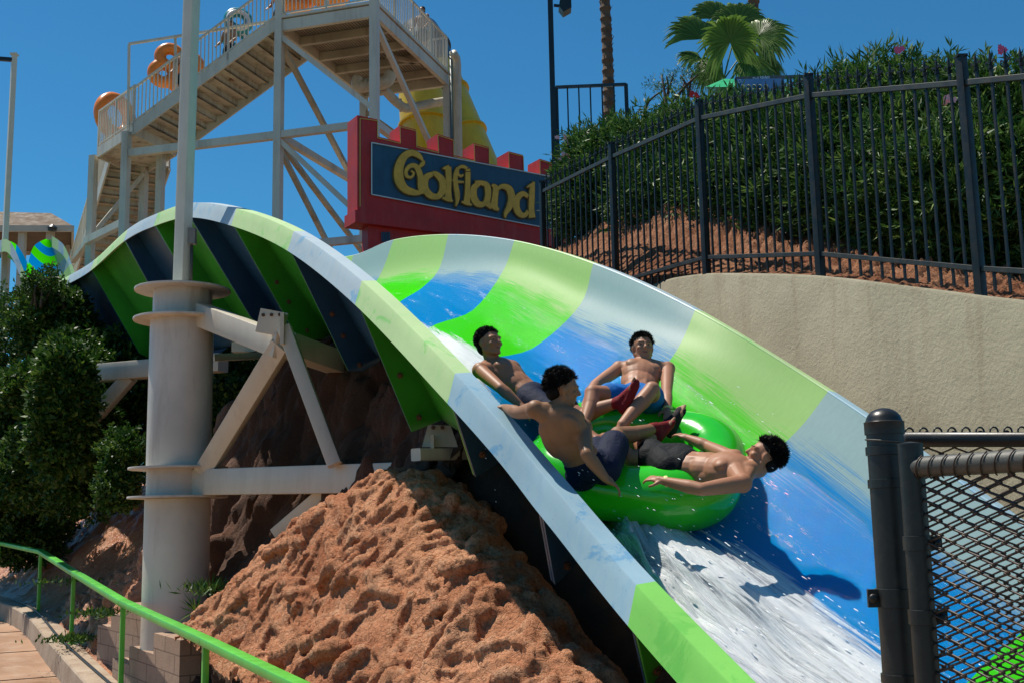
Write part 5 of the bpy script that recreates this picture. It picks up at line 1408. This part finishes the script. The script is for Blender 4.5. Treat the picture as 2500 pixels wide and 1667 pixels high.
# ------------------------------------------------------------ people
def mat_skin(name, col):
    k = N(name); o = k.obj()
    c = k.mix(k.ramp(k.noise(7, 4, .6, vec=o), [(.35, 0.), (.7, 1.)]), tuple(x * .86 for x in col), col)
    c = k.mix(k.ramp(k.noise(3, 3, vec=o), [(.5, 0.), (.75, .35)]), c, (col[0] * 1.05, col[1] * .78, col[2] * .72))
    k.set('Base Color', c); k.set('Roughness', .5); k.set('Specular IOR Level', .32); k.set('Subsurface Weight', .08); k.set('Subsurface Radius', (.01, .004, .002)); k.set('Subsurface Scale', .5)
    k.bump(k.noise(160, 3, vec=o), .05, .003); return k.m
hair_m = mat_paint('hair_black', (.008, .0065, .006), .75, .4, scale=30, bump=.3, spec=.15)
eye_m = mat_paint('eye_dark', (.02, .012, .008), .1, .1, bump=0)
def remesh(mb, voxel, name, mat, parent, smooth=3, fac=.6):
    o = mb.build(name + '_src', mat); m = o.modifiers.new('r', 'REMESH'); m.mode = 'VOXEL'; m.voxel_size = voxel; m.use_smooth_shade = True
    s_ = o.modifiers.new('s', 'SMOOTH'); s_.iterations = smooth; s_.factor = fac
    bpy.context.view_layer.update(); dg = bpy.context.evaluated_depsgraph_get()
    me = bpy.data.meshes.new_from_object(o.evaluated_get(dg)); bpy.data.objects.remove(o); me.name = name
    me.polygons.foreach_set('use_smooth', [True] * len(me.polygons))
    r_ = bpy.data.objects.new(name, me); sc.collection.objects.link(r_)
    if not me.materials: me.materials.append(mat)
    if parent is not None: r_.parent = parent; r_.matrix_parent_inverse = Matrix.Translation(-parent.location)
    return r_
def frame(x=None, z=None, y=None):
    """rotation with columns x,y,z: z is up-ish, y forward-ish"""
    z = z.normalized(); y = (y - z * y.dot(z)).normalized(); x = y.cross(z); return Matrix((x, y, z)).transposed()
def hand(mb, wr, d, palm_n, s=1.0, curl=.5, thumb=1):
    d = d.normalized(); pn = (palm_n - d * palm_n.dot(d)).normalized(); sd_ = d.cross(pn) * thumb
    rot = Matrix((sd_, d, pn)).transposed()
    mb.ell(wr + d * .045 * s, (.038 * s, .05 * s, .015 * s), rot)
    mb.cone(wr - d * .01, wr + d * .035 * s, .026 * s, .026 * s)
    for k, (off, L) in enumerate(((-.028, .036), (-.010, .042), (.009, .040), (.027, .032))):
        p0 = wr + d * (.082 * s) + sd_ * off * s; dd = d.copy(); p = p0; r0 = .0095 * s
        for j in range(3):
            dd = (dd * math.cos(curl * (.6 + .4 * j)) + pn * math.sin(curl * (.6 + .4 * j))).normalized(); q = p + dd * L * s * (1 - .2 * j) * .8
            mb.cone(p, q, r0, r0 * .9, 8); p = q; r0 *= .9
    a = wr + d * .02 * s - sd_ * .032 * s; b = a + (d * .6 - sd_ * .7 + pn * .25).normalized() * .038 * s; c = b + (d * .9 - sd_ * .15 + pn * .4).normalized() * .032 * s
    mb.cone(a, b, .013 * s, .011 * s, 8); mb.cone(b, c, .011 * s, .009 * s, 8)
def foot(mb, an, knee, toe, s=1.0, toes=True):
    d = (toe - an).normalized(); leg = (an - knee).normalized(); up_ = (-leg - d * (-leg).dot(d)).normalized(); sdv = d.cross(up_)
    heel = an - d * .035 * s - up_ * .045 * s; ball = an + d * .125 * s - up_ * .06 * s
    mb.cone(an, heel, .038 * s, .033 * s); mb.cone(heel, ball, .033 * s, .03 * s); mb.cone(an, ball, .034 * s, .026 * s)
    mb.ell(ball, (.045 * s, .045 * s, .022 * s), Matrix((sdv, d, up_)).transposed())
    if toes:
        for k in range(5):
            q = ball + sdv * (.032 - .016 * k) * s + d * .035 * s; mb.cone(q, q + d * (.035 - .004 * k) * s, (.013 - .0012 * k) * s, (.011 - .001 * k) * s, 8)
def hobj_parent(t_): return t_
def person(label, J, skin, shorts, seed=0, s=1.0, hair=1.0, hair_dir=None, voxel=.0075, shoes=None, grp=None, hairtuft=26, short_len=.55, chest_fwd=None):
    r_ = random.Random(seed); t_ = thing('person', label, 'person', J['pelvis'], grp)
    sk = MB(); pel, nk = J['pelvis'], J['neck']; sl, sr = J['shL'], J['shR']; up_ = (nk - pel).normalized(); L = (nk - pel).length
    xd = (sr - sl).normalized(); fw = chest_fwd.normalized() if chest_fwd is not None else up_.cross(xd)
    Rt = frame(z=up_, y=fw); mid = (sl + sr) / 2
    bow = J.get('bow', V(0, 0, 0))
    def tp(t): return pel.lerp(nk, t) + bow * math.sin(t * math.pi)
    sk.ell(tp(.72), (.155 * s, .105 * s, .17 * s), Rt, 20, 14); sk.ell(tp(.84), (.15 * s, .085 * s, .10 * s), Rt); sk.ell(tp(.44), (.132 * s, .092 * s, .15 * s), Rt, 20, 14); sk.ell(tp(.22), (.128 * s, .09 * s, .12 * s), Rt); sk.ell(tp(.05), (.15 * s, .105 * s, .12 * s), Rt, 20, 12)
    for sg in (-1, 1):
        sk.ell(tp(.76) + Rt @ V(.07 * sg, .066, 0) * s, (.07 * s, .035 * s, .055 * s), Rt)
        sk.ell(tp(.78) + Rt @ V(.075 * sg, -.062, 0) * s, (.07 * s, .04 * s, .09 * s), Rt)
        sk.ell(tp(.58) + Rt @ V(.10 * sg, -.03, 0) * s, (.05 * s, .06 * s, .12 * s), Rt)
        sk.cone(tp(.5) + Rt @ V(.030 * sg, .062, 0) * s, tp(.2) + Rt @ V(.030 * sg, .060, 0) * s, .028 * s, .028 * s)
    H = J['head']; hf = J['face'].normalized(); hu = J.get('hup', (H - nk)).normalized(); hf = (hf - hu * hf.dot(hu)).normalized(); Rh = frame(z=hu, y=hf)
    base = H - hu * .075 * s - hf * .015 * s
    sk.cone(nk, base, .062 * s, .056 * s); sk.cone(nk - up_ * .03, base - hu * .02, .06 * s, .05 * s)
    for sh in (sl, sr):
        sk.cone(nk + (base - nk) * .25, sh, .05 * s, .048 * s); sk.cone(tp(.82), sh, .085 * s, .055 * s); sk.ell(sh, (.062 * s, .06 * s, .062 * s))
    for sd_, thb in (('L', 1), ('R', -1)):
        sh, el, wr = J['sh' + sd_], J['el' + sd_], J['wr' + sd_]; m_ = sh.lerp(el, .45); 
        sk.cone(sh, m_, .055 * s, .051 * s); sk.cone(m_, el, .051 * s, .041 * s); f_ = el.lerp(wr, .3); sk.cone(el, f_, .041 * s, .044 * s); sk.cone(f_, wr, .044 * s, .028 * s)
        hd = J.get('hd' + sd_, wr - el); hand(sk, wr, hd, J.get('hp' + sd_, V(0, 0, -1)), s * .98, J.get('curl', .5), thb)
    for sd_, sg in (('L', -1), ('R', 1)):
        hp = pel + Rt @ V(.085 * sg, 0, -.02) * s; kn, an, to = J['kn' + sd_], J['an' + sd_], J['to' + sd_]; m_ = hp.lerp(kn, .4)
        sk.cone(hp, m_, .098 * s, .084 * s); sk.cone(m_, kn, .084 * s, .058 * s); c_ = kn.lerp(an, .3) ; bk_ = ((kn - hp).normalized() + (kn - an).normalized()).normalized() * -.018
        sk.cone(kn, c_ + bk_, .057 * s, .06 * s); sk.cone(c_ + bk_, an, .058 * s, .036 * s); sk.ell(kn, (.06 * s, .06 * s, .06 * s)); foot(sk, an, kn, to, s)
    # head: skull, face, features
    q = lambda x, y, z: H + Rh @ (V(x, y, z) * s)
    sk.ell(q(0, -.014, .02), (.076 * s, .095 * s, .088 * s), Rh, 24, 16); sk.ell(q(0, .022, -.03), (.062 * s, .066 * s, .072 * s), Rh, 20, 14); sk.ell(q(0, .05, -.083), (.034 * s, .032 * s, .026 * s), Rh)
    for sg in (-1, 1):
        sk.cone(q(.058 * sg, -.005, -.055), q(.02 * sg, .06, -.088), .022 * s, .018 * s); sk.ell(q(.038 * sg, .062, -.022), (.026 * s, .022 * s, .02 * s), Rh)
        sk.cone(q(.012 * sg, .082, .022), q(.05 * sg, .066, .024), .012 * s, .010 * s)
        sk.ell(q(.079 * sg, -.006, -.008), (.010 * s, .020 * s, .032 * s), Rh)
        sk.ell(q(.031 * sg, .069, .003), (.014 * s, .010 * s, .011 * s), Rh)
    sk.cone(q(0, .084, .012), q(0, .104, -.022), .009 * s, .013 * s, 10); sk.ell(q(.010, .094, -.027), (.009 * s, .009 * s, .007 * s), Rh); sk.ell(q(-.010, .094, -.027), (.009 * s, .009 * s, .007 * s), Rh)
    sk.cone(q(-.018, .078, -.052), q(.018, .078, -.052), .008 * s, .008 * s, 8); sk.cone(q(-.015, .077, -.064), q(.015, .077, -.064), .0085 * s, .0085 * s, 8)
    body = remesh(sk, voxel, 'body', skin, t_, 3, .5)
    if voxel < .012:
        for sg in (-1, 1):
            mb = MB(); mb.ell(q(.031 * sg, .0775, .004), (.008 * s, .004 * s, .0035 * s), Rh, 10, 8); mb.build('eye', eye_m, body, True)
        mb = MB(); mb.cone(q(-.016, .083, -.058), q(.016, .083, -.058), .0045, .0045, 8); mb.build('mouth', mat_lip, body, True)
        mb = MB()
        for sg in (-1, 1): mb.cone(q(.014 * sg, .091, .026), q(.048 * sg, .076, .028), .0035, .0025, 8)
        mb.build('eyebrows', hair_m, body, True)
    # hair
    hm = MB(); hm.ell(q(0, -.031, .046), (.0805 * s, .095 * s, .077 * s), Rh, 24, 16); hm.ell(q(0, -.058, -.015), (.070 * s, .060 * s, .07 * s), Rh)
    hdv = hair_dir.normalized() if hair_dir is not None else V(0, 0, 1)
    for k in range(hairtuft * 2):
        th = r_.uniform(0, 6.28); ph = r_.uniform(.0, 1.35); dv_ = V(math.sin(ph) * math.cos(th), math.sin(ph) * math.sin(th) - .25, math.cos(ph) + .1).normalized()
        if dv_.y > .2 and dv_.z < .5: continue
        p0 = q(dv_.x * .074, -.028 + dv_.y * .088, .040 + dv_.z * .078); dw = (Rh @ dv_ + hdv * .8 + V(r_.gauss(0, .3), r_.gauss(0, .3), r_.gauss(0, .3))).normalized()
        hm.cone(p0, p0 + dw * r_.uniform(.008, .020) * hair, .019, .012, 6)
    # keep the face free
    hobj = remesh(hm, max(.005, voxel * .7), 'hair', hair_m, t_, 1, .4)
    if voxel < .012:
        rs = np.random.RandomState(seed); n = 5200; dn = rs.normal(size=(n, 3)); dn[:, 2] = np.abs(dn[:, 2]) * 1.0 - .5; dn = unit(dn); keep = ~((dn[:, 1] > .38) & (dn[:, 2] < .36)) & ~((dn[:, 1] > -.12) & (dn[:, 2] < .0)); dn = dn[keep]; n = len(dn)
        Rn = np.array(Rh); loc_ = np.stack([dn[:, 0] * .080, -.028 + dn[:, 1] * .096, .040 + dn[:, 2] * .084], 1) * s
        cl = np.floor(dn * 4.0); cd = np.array([np.random.RandomState(int(abs(a * 73 + b * 19 + c * 7)) % 9973).normal(size=3) for a, b, c in cl]) * .45
        lowm = np.clip((.45 - dn[:, 2:3]) * 1.6, 0, 1); bias = np.array(hdv) * .55 * (1 - lowm) + (np.array([[0, -.45, -.75]]) @ Rn.T) * lowm
        dw = unit(dn @ Rn.T * (.75 - .35 * lowm) + bias + cd * (1 - .5 * lowm) + rs.normal(size=(n, 3)) * .15)
        lv = Leaves(); lv.add(np.array(H) + loc_ @ Rn.T, dw, rs.uniform(.014, .036, n) * hair, np.full(n, .0055), .2, rs); lv.build('hair_strands', hair_m, hobj_parent(t_))
    # shorts
    if shorts:
        sm = MB(); sm.ell(tp(.04), (.162 * s, .118 * s, .115 * s), Rt, 20, 12); sm.ell(tp(.14), (.148 * s, .108 * s, .07 * s), Rt, 20, 12)
        for sd_, sg in (('L', -1), ('R', 1)):
            hp = pel + Rt @ V(.085 * sg, 0, -.02) * s; kn = J['kn' + sd_]; e_ = hp.lerp(kn, short_len); sm.cone(hp, e_, .112 * s, .106 * s)
        remesh(sm, max(.009, voxel), 'swim_shorts', shorts, t_, 8, .6)
    if shoes:
        for sd_ in shoes:
            fm = MB(); foot(fm, J['an' + sd_], J['kn' + sd_], J['to' + sd_], s * 1.16, False); fm.cone(J['an' + sd_], J['an' + sd_].lerp(J['kn' + sd_], .13), .046 * s, .043 * s)
            sh_ = remesh(fm, .009, 'water_shoe', shoes[sd_][0], t_, 1)
            if False:
                m2 = MB(); a = J['an' + sd_]; tt = J['to' + sd_]; dd = (tt - a).normalized()
                for k in range(3): m2.lathe(a + dd * (.03 + .03 * k) - (a - J['kn' + sd_]).normalized() * -.01, [(.047, -.006), (.049, 0), (.047, .006)], 16, axis=dd)
                m2.build('strap', shoes[sd_][1], sh_, True)
    return t_
mat_lip = mat_paint('lips', (.20, .06, .05), .5, .1, bump=0)
skA = mat_skin('skin_tan', (.36, .165, .088)); skB = mat_skin('skin_olive', (.29, .145, .072)); skC = mat_skin('skin_fair', (.41, .195, .11)); skD = mat_skin('skin_warm', (.40, .185, .10))
def cloth(name, col):
    k = N(name); k.set('Base Color', k.mix(k.ramp(k.noise(9, 5, vec=k.obj()), [(.3, 0.), (.7, 1.)]), tuple(x * .7 for x in col), col)); k.set('Roughness', .75); k.set('Specular IOR Level', .2); k.bump(k.noise(14, 4, .6, vec=k.obj(), dist=.8), .6, .02); return k.m
navyc = cloth('shorts_navy', (.007, .013, .04)); bluec = cloth('shorts_blue', (.01, .16, .50)); blackc = cloth('shorts_black', (.006, .008, .011))
shoe_r = cloth('shoe_dark_red', (.22, .012, .015)); shoe_k = cloth('shoe_black', (.015, .012, .015)); strap_r = cloth('strap_red', (.55, .02, .02))
def C(x, y, Yd): return P(1100 + x / 2.613, 750 + y / 2.613, Yd)

# ------------------------------------------------------------ raft
u0 = 11.12
tv = (slide_pt(u0 + .25, 2.0) - slide_pt(u0 - .25, 2.0)).normalized(); cvv = (slide_pt(u0, 3.2) - slide_pt(u0, 1.2)).normalized()
rn_ = tv.cross(cvv).normalized(); rn_ = rn_ if rn_.z > 0 else -rn_
rn_ = (rn_ + V(0, 0, .55)).normalized(); tv = (tv - rn_ * tv.dot(rn_)).normalized(); cvv = rn_.cross(tv).normalized(); cvv = cvv if cvv.y > 0 else -cvv
RCn = C(1180, 985, 8.12)
print('RAFT n', tuple(round(x, 2) for x in rn_), 't', tuple(round(x, 2) for x in tv), 'floor', tuple(round(x, 2) for x in slide_pt(u0, 2.0)), 'C', tuple(round(x, 2) for x in RCn))
def rp(a, b, c): return RCn + tv * a + cvv * b + rn_ * c
raft_k = N('raft_vinyl'); raft_k.set('Base Color', raft_k.mix(raft_k.ramp(raft_k.noise(2, 3, vec=raft_k.obj()), [(.3, 0.), (.7, 1.)]), (.015, .44, .012), (.04, .56, .015))); raft_k.set('Roughness', .16); raft_k.set('Specular IOR Level', .6)
raft_k.bump(raft_k.noise(5, 3, vec=raft_k.obj()), .12, .03)
raft = thing('raft', 'round glossy green inflatable raft carrying four riders down the slide', 'raft', RCn)
mb = MB()
RM, RT_ = .59, .212
pts_ = []
for k in range(64):
    a = 2 * math.pi * k / 64; rr_ = RM * (1 + .06 * math.cos(4 * a)); pts_.append(rp(rr_ * math.cos(a), rr_ * math.sin(a), 0))
mb.tube(pts_, [RT_ * (1 + .10 * math.cos(4 * 2 * math.pi * k / 64)) for k in range(64)], 28, closed=True)
mb.build('tube', raft_k.m, raft, True)
mb = MB(); g = []
for i in range(14):
    rr_ = i / 13 * .62; g.append([rp(rr_ * .88 * math.cos(a), rr_ * .88 * math.sin(a), -.14 + .02 * math.sin(a * 6)) for a in [2 * math.pi * k / 40 for k in range(41)]])
strip(mb, g); mb.build('floor', raft_k.m, raft, True)
m2 = MB()
# ------------------------------------------------------------ the four riders
person('man leaning back at the left of the raft with one red-shod foot raised, dark shorts', dict(
  head=C(250,228,8.55), face=V(.75,-.75,-.1), hup=V(-.12,.1,1), neck=C(275,362,8.6), shL=C(402,392,8.78), shR=C(188,402,8.42), pelvis=C(540,585,8.42),
  elR=C(322,515,8.15), wrR=C(435,612,8.12), hpR=V(.2,-.2,-1), elL=C(492,500,8.85), wrL=C(585,525,8.7), hdL=V(.8,-.3,.1),
  knL=C(850,700,8.3), anL=C(1078,600,8.15), toL=C(1135,450,8.12), knR=C(790,760,8.0), anR=C(925,840,7.9), toR=C(990,800,8.0)), skA, navyc, 1, hair=.7, hair_dir=V(-.3,.2,.8), shoes={'L': (shoe_r, strap_r)})
person('man seen from behind at the near rim side, bare back, wavy hair, navy shorts', dict(
  head=C(722,520,7.25), face=V(.85,.15,-.42), hup=V(.12,-.1,1), neck=C(700,668,7.22), shL=C(540,650,7.22), shR=C(845,765,7.30), pelvis=C(900,1030,7.42), bow=V(-.05,-.02,.0),
  elL=C(432,672,7.42), wrL=C(352,640,7.62), hdL=V(-.6,.6,.1), elR=C(868,935,7.05), wrR=C(985,1085,7.05), hpR=V(.3,.2,-.9), hdR=V(.7,.1,-.5),
  knR=C(1068,812,7.72), anR=C(1310,770,8.0), toR=C(1385,660,8.15), knL=C(985,850,8.0), anL=C(1180,860,8.3), toL=C(1240,770,8.4)), skB, navyc, 2, hair=1.15, hair_dir=V(-.2,.0,.8), shoes={'R': (shoe_r, strap_r)}, short_len=.68, chest_fwd=V(.45,.85,.25))
person('man facing the camera at the back of the raft in bright blue shorts', dict(
  head=C(1225,258,9.0), face=V(.12,-1,-.05), hup=V(.02,.15,1), neck=C(1226,362,9.0), shL=C(1385,392,8.95), shR=C(1075,388,8.98), pelvis=C(1195,590,8.62),
  elR=C(925,490,8.75), wrR=C(860,612,8.5), hpR=V(.3,.2,-1), elL=C(1378,540,8.62), wrL=C(1385,655,8.4), hpL=V(-.2,0,-1),
  knR=C(905,545,8.30), anR=C(850,745,8.12), toR=C(905,830,8.0), knL=C(1285,522,8.22), anL=C(1095,745,8.0), toL=C(1010,835,7.9)), skC, bluec, 3, hair=.95, hair_dir=V(.5,.2,.8), shoes=None, short_len=.5, chest_fwd=V(.0,-1,.15))
person('man lying back at the lower right of the raft, thick black hair, black shorts', dict(
  head=C(1995,945,7.35), face=V(-.80,.05,.42), hup=V(.45,-.1,.85), neck=C(1885,1040,7.3), shR=C(1862,1120,7.12), shL=C(1790,960,7.62), pelvis=C(1445,1000,7.62),
  elR=C(1600,1160,7.02), wrR=C(1360,1105,7.15), hpR=V(-.1,.5,-.6), elL=C(1640,885,7.85), wrL=C(1520,835,7.95), hpL=V(0,.3,-1),
  knL=C(1215,870,7.95), anL=C(1390,745,8.15), toL=C(1440,610,8.2), knR=C(1150,960,7.75), anR=C(985,900,7.8), toR=C(930,800,7.85)), skD, blackc, 4, hair=1.25, hair_dir=V(.5,-.1,.3), shoes={'L': (shoe_k, None)}, short_len=.6, chest_fwd=V(-.25,-.3,.9))
mb = MB(); m2 = mat_paint('wristband_yellow', (.75, .70, .25), .5)
for c, d, l_ in ((C(1375,1108,7.15), V(1,0,.15), 'pale yellow wristband on the arm of the man lying back'), (C(1385,640,8.42), V(0,.2,1), 'yellow wristband on the wrist of the man facing the camera')):
    mb = MB(); mb.lathe(c, [(.034, -.011), (.036, 0), (.034, .011)], 20, axis=d); tag(mb.build('wristband', m2, None, 'auto'), l_, 'wristband')

# ------------------------------------------------------------ white water and spray
fk = N('foam'); uv = fk.n('UVMap'); mp = fk.n('Mapping'); fk.l(uv.outputs[0], mp.inputs[0]); mp.inputs['Scale'].default_value = (1.0, 4.2, 1)
sep = fk.n('SeparateXYZ'); att = fk.n('Attribute', attribute_name='edge')
nz_ = fk.noise(2.2, 9, .68, vec=mp.outputs[0], dist=.3)
mp2 = fk.n('Mapping'); fk.l(uv.outputs[0], mp2.inputs[0]); mp2.inputs['Scale'].default_value = (2.2, 20, 1)
n2 = fk.noise(3, 8, .75, vec=mp2.outputs[0])
al = fk.math('ADD', fk.math('MULTIPLY', fk.math('SUBTRACT', nz_, .5), 2.4), fk.math('MULTIPLY', fk.math('SUBTRACT', n2, .5), 1.2)); al = fk.math('ADD', al, att.outputs['Fac'])
am = fk.ramp(al, [(.28, 0.), (.58, .7), (.95, 1.)])
fk.set('Base Color', fk.mix(fk.ramp(n2, [(.35, 0.), (.65, 1.)]), (.72, .80, .83), (.9, .91, .91))); fk.set('Roughness', .6); fk.set('Alpha', am); fk.bump(fk.math('ADD', n2, nz_), .8, .03)
fk.set('Subsurface Weight', .2); fk.set('Subsurface Radius', (.05, .05, .05))
def foam_patch(u_a, u_b, v_lo, v_hi, nu, nv, hgt, seed, strength):
    mb = MB(); g = []; uvs = []; ed_ = []
    for i in range(nu + 1):
        t = i / nu; u = lerp(u_a, u_b, t); row = []
        lo, hi = v_lo(u), v_hi(u)
        for j in range(nv + 1):
            w_ = j / nv; v = lerp(lo, hi, w_); q = slide_pt(u, v)
            e_ = min(1, w_ * 4, (1 - w_) * 3.0, t * 5, (1 - t) * 8)
            n_ = mnoise.noise(V(u * 1.8, v * 2.6, seed)) + .4 * mnoise.noise(V(u * 4, v * 8, seed)) + .2 * mnoise.noise(V(u * 8, v * 22, seed))
            row.append(q + V(-.1, -.15, 1).normalized() * (.03 + max(0, e_) * hgt(u) * max(0, .55 + .8 * n_))); uvs.append((u, v)); ed_.append(e_ * strength)
        g.append(row)
    strip(mb, g); o_ = mb.build('white_water', fk.m, None, True); tag(o_, kind='stuff')
    uvl = o_.data.uv_layers.new(name='UVMap')
    for l in o_.data.loops: uvl.data[l.index].uv = uvs[l.vertex_index]
    at = o_.data.attributes.new('edge', 'FLOAT', 'POINT'); at.data.foreach_set('value', ed_); return o_
foam_patch(10.85, 14.2, lambda u: .7, lambda u: lerp(1.85, 2.6, min(1, (u - 11.05) / 1.2)), 240, 80, lambda u: lerp(.22, .09, min(1, max(0, (u - 11.6) / 1.4))), 3.3, .98)
foam_patch(11.0, 13.9, lambda u: .95, lambda u: lerp(1.7, 2.3, min(1, (u - 11.15) / 1.2)), 160, 60, lambda u: lerp(.34, .14, min(1, max(0, (u - 11.6) / 1.4))), 6.3, .66)
foam_patch(8.75, 10.25, lambda u: 1.5, lambda u: lerp(2.15, 2.5, min(1, (u - 8.75) / 1.0)), 90, 30, lambda u: .05, 8.1, 1.25)
dk = N('droplet'); dk.set('Base Color', (.85, .9, .92)); dk.set('Roughness', .15)
mb = MB(); r_ = random.Random(3)
_dr = Matrix((tv.cross(rn_), rn_, tv)).transposed()
def drop(q, s_):
    mb.ell(q, (s_ * .55, s_ * .55, s_ * r_.uniform(1, 5)), _dr, seg=6, rings=4)
for k in range(650):
    u = r_.uniform(11.2, 13.2); v = r_.uniform(.9, 2.4); q = slide_pt(u, v) + V(r_.gauss(0, .05), r_.gauss(0, .05), .05 + abs(r_.gauss(0, .13))); drop(q, r_.uniform(.003, .007))
for k in range(160):
    a = r_.uniform(0, 6.28); q = rp(r_.uniform(.7, 1.15) * math.cos(a), r_.uniform(.7, 1.15) * math.sin(a), r_.uniform(-.1, .35)); drop(q, r_.uniform(.0025, .005))
tag(mb.build('spray_drops', dk.m, None, True), kind='stuff')

# ------------------------------------------------------------ riders and rafts waiting on the stairs
org_m = mat_paint('raft_orange', (.80, .22, .015), .3, .12, bump=.02); teal_m = mat_paint('raft_teal', (.02, .26, .30), .3, .15, bump=.02); whr_m = mat_paint('raft_white', (.65, .62, .60), .35, .1)
def torus(mb, c, n_, R0, r0, seg=30, s2=14):
    u = n_.orthogonal().normalized(); w_ = n_.cross(u); mb.tube([c + (u * math.cos(a) + w_ * math.sin(a)) * R0 for a in [2 * math.pi * k / seg for k in range(seg)]], r0, s2, closed=True)
def clover(label, c, n_, upv, R0, r0, mat):
    n_ = n_.normalized(); upv = (upv - n_ * upv.dot(n_)).normalized(); sd_ = n_.cross(upv); mb = MB(); d = R0 + r0 * .55
    for k in range(4):
        a = math.pi / 4 + k * math.pi / 2; torus(mb, c + (sd_ * math.cos(a) + upv * math.sin(a)) * d * 1.05, n_, R0, r0)
    t_ = thing('raft', label, 'raft', c); remesh(mb, .03, 'tube', mat, t_, 3); return t_
clover('orange cloverleaf raft carried upright behind the stair railing', P(430, 170, 30.6), V(.35, -1, .1), V(.35, 0, 1), .27, .17, org_m)
t_ = thing('raft', 'round orange raft held on edge above the stair landing', 'raft', P(281, 270, 32)); mb = MB(); torus(mb, P(281, 285, 32), V(.85, -.5, 0), .52, .2); mb.build('tube', org_m, t_, True)
t_ = thing('raft', 'teal and white raft carried up the top of the stairs', 'raft', P(580, 70, 30.5)); mb = MB(); torus(mb, P(582, 52, 30.3), V(.3, -1, .2), .27, .14); torus(mb, P(578, 98, 30.4), V(.3, -1, .2), .27, .14); remesh(mb, .03, 'tube', teal_m, t_)
mb = MB(); torus(mb, P(582, 50, 30.15), V(.3, -1, .2), .27, .06); torus(mb, P(580, 100, 30.25), V(.3, -1, .2), .27, .05); mb.build('white_stripe', whr_m, t_, True)
for l_, px, py, Yd in (('orange raft leaning on the left of the tower deck', 720, -18, 28.8), ('orange raft leaning on the middle of the tower deck', 800, -28, 28.6)):
    t_ = thing('raft', l_, 'raft', P(px, py, Yd)); mb = MB(); torus(mb, P(px, py, Yd), V(.25, -1, .1), .42, .2); mb.build('tube', org_m, t_, True)
def stander(label, base, s, skin, sh, seed, fdir=V(-.5, -1, 0)):
    f_ = fdir.normalized(); x = f_.cross(V(0, 0, 1)); b = base; U = V(0, 0, 1) * s
    q = lambda a, c, z: b + x * a * s + f_ * c * s + U * z
    person(label, dict(head=q(0, 0, 1.62), face=f_, neck=q(0, 0, 1.45), shL=q(-.18, 0, 1.41), shR=q(.18, 0, 1.41), pelvis=q(0, 0, .93), elL=q(-.26, .05, 1.14), wrL=q(-.24, .22, 1.0), elR=q(.26, .05, 1.14), wrR=q(.24, .22, 1.0),
      knL=q(-.1, .04, .5), anL=q(-.1, -.03, .08), toL=q(-.1, .2, .02), knR=q(.1, .04, .5), anR=q(.1, -.03, .08), toR=q(.1, .2, .02)), skin, sh, seed, s=s, voxel=.018, hairtuft=6, hair=.6)
def step_z(px, Yd=30): 
    t = 0; return 0
stp = lambda t, w_=.9: (A0 - ed * .1).lerp(LA, t) + wdir * w_ + V(0, 0, .1)
stander('dark-haired person on the stairs beside the orange cloverleaf raft', stp(.46), 1.0, skB, blackc, 31)
stander('person in dark shorts climbing just below the tower deck', stp(.10), .98, skA, navyc, 32)
stander('person in black holding the lower side of the orange raft on the stairs', stp(.74, .6), .98, skB, blackc, 33)
stander('person standing at the rear rail of the tower deck', down(D3, ZT) - sd * .9 - ed * .4, 1.0, skA, navyc, 34)
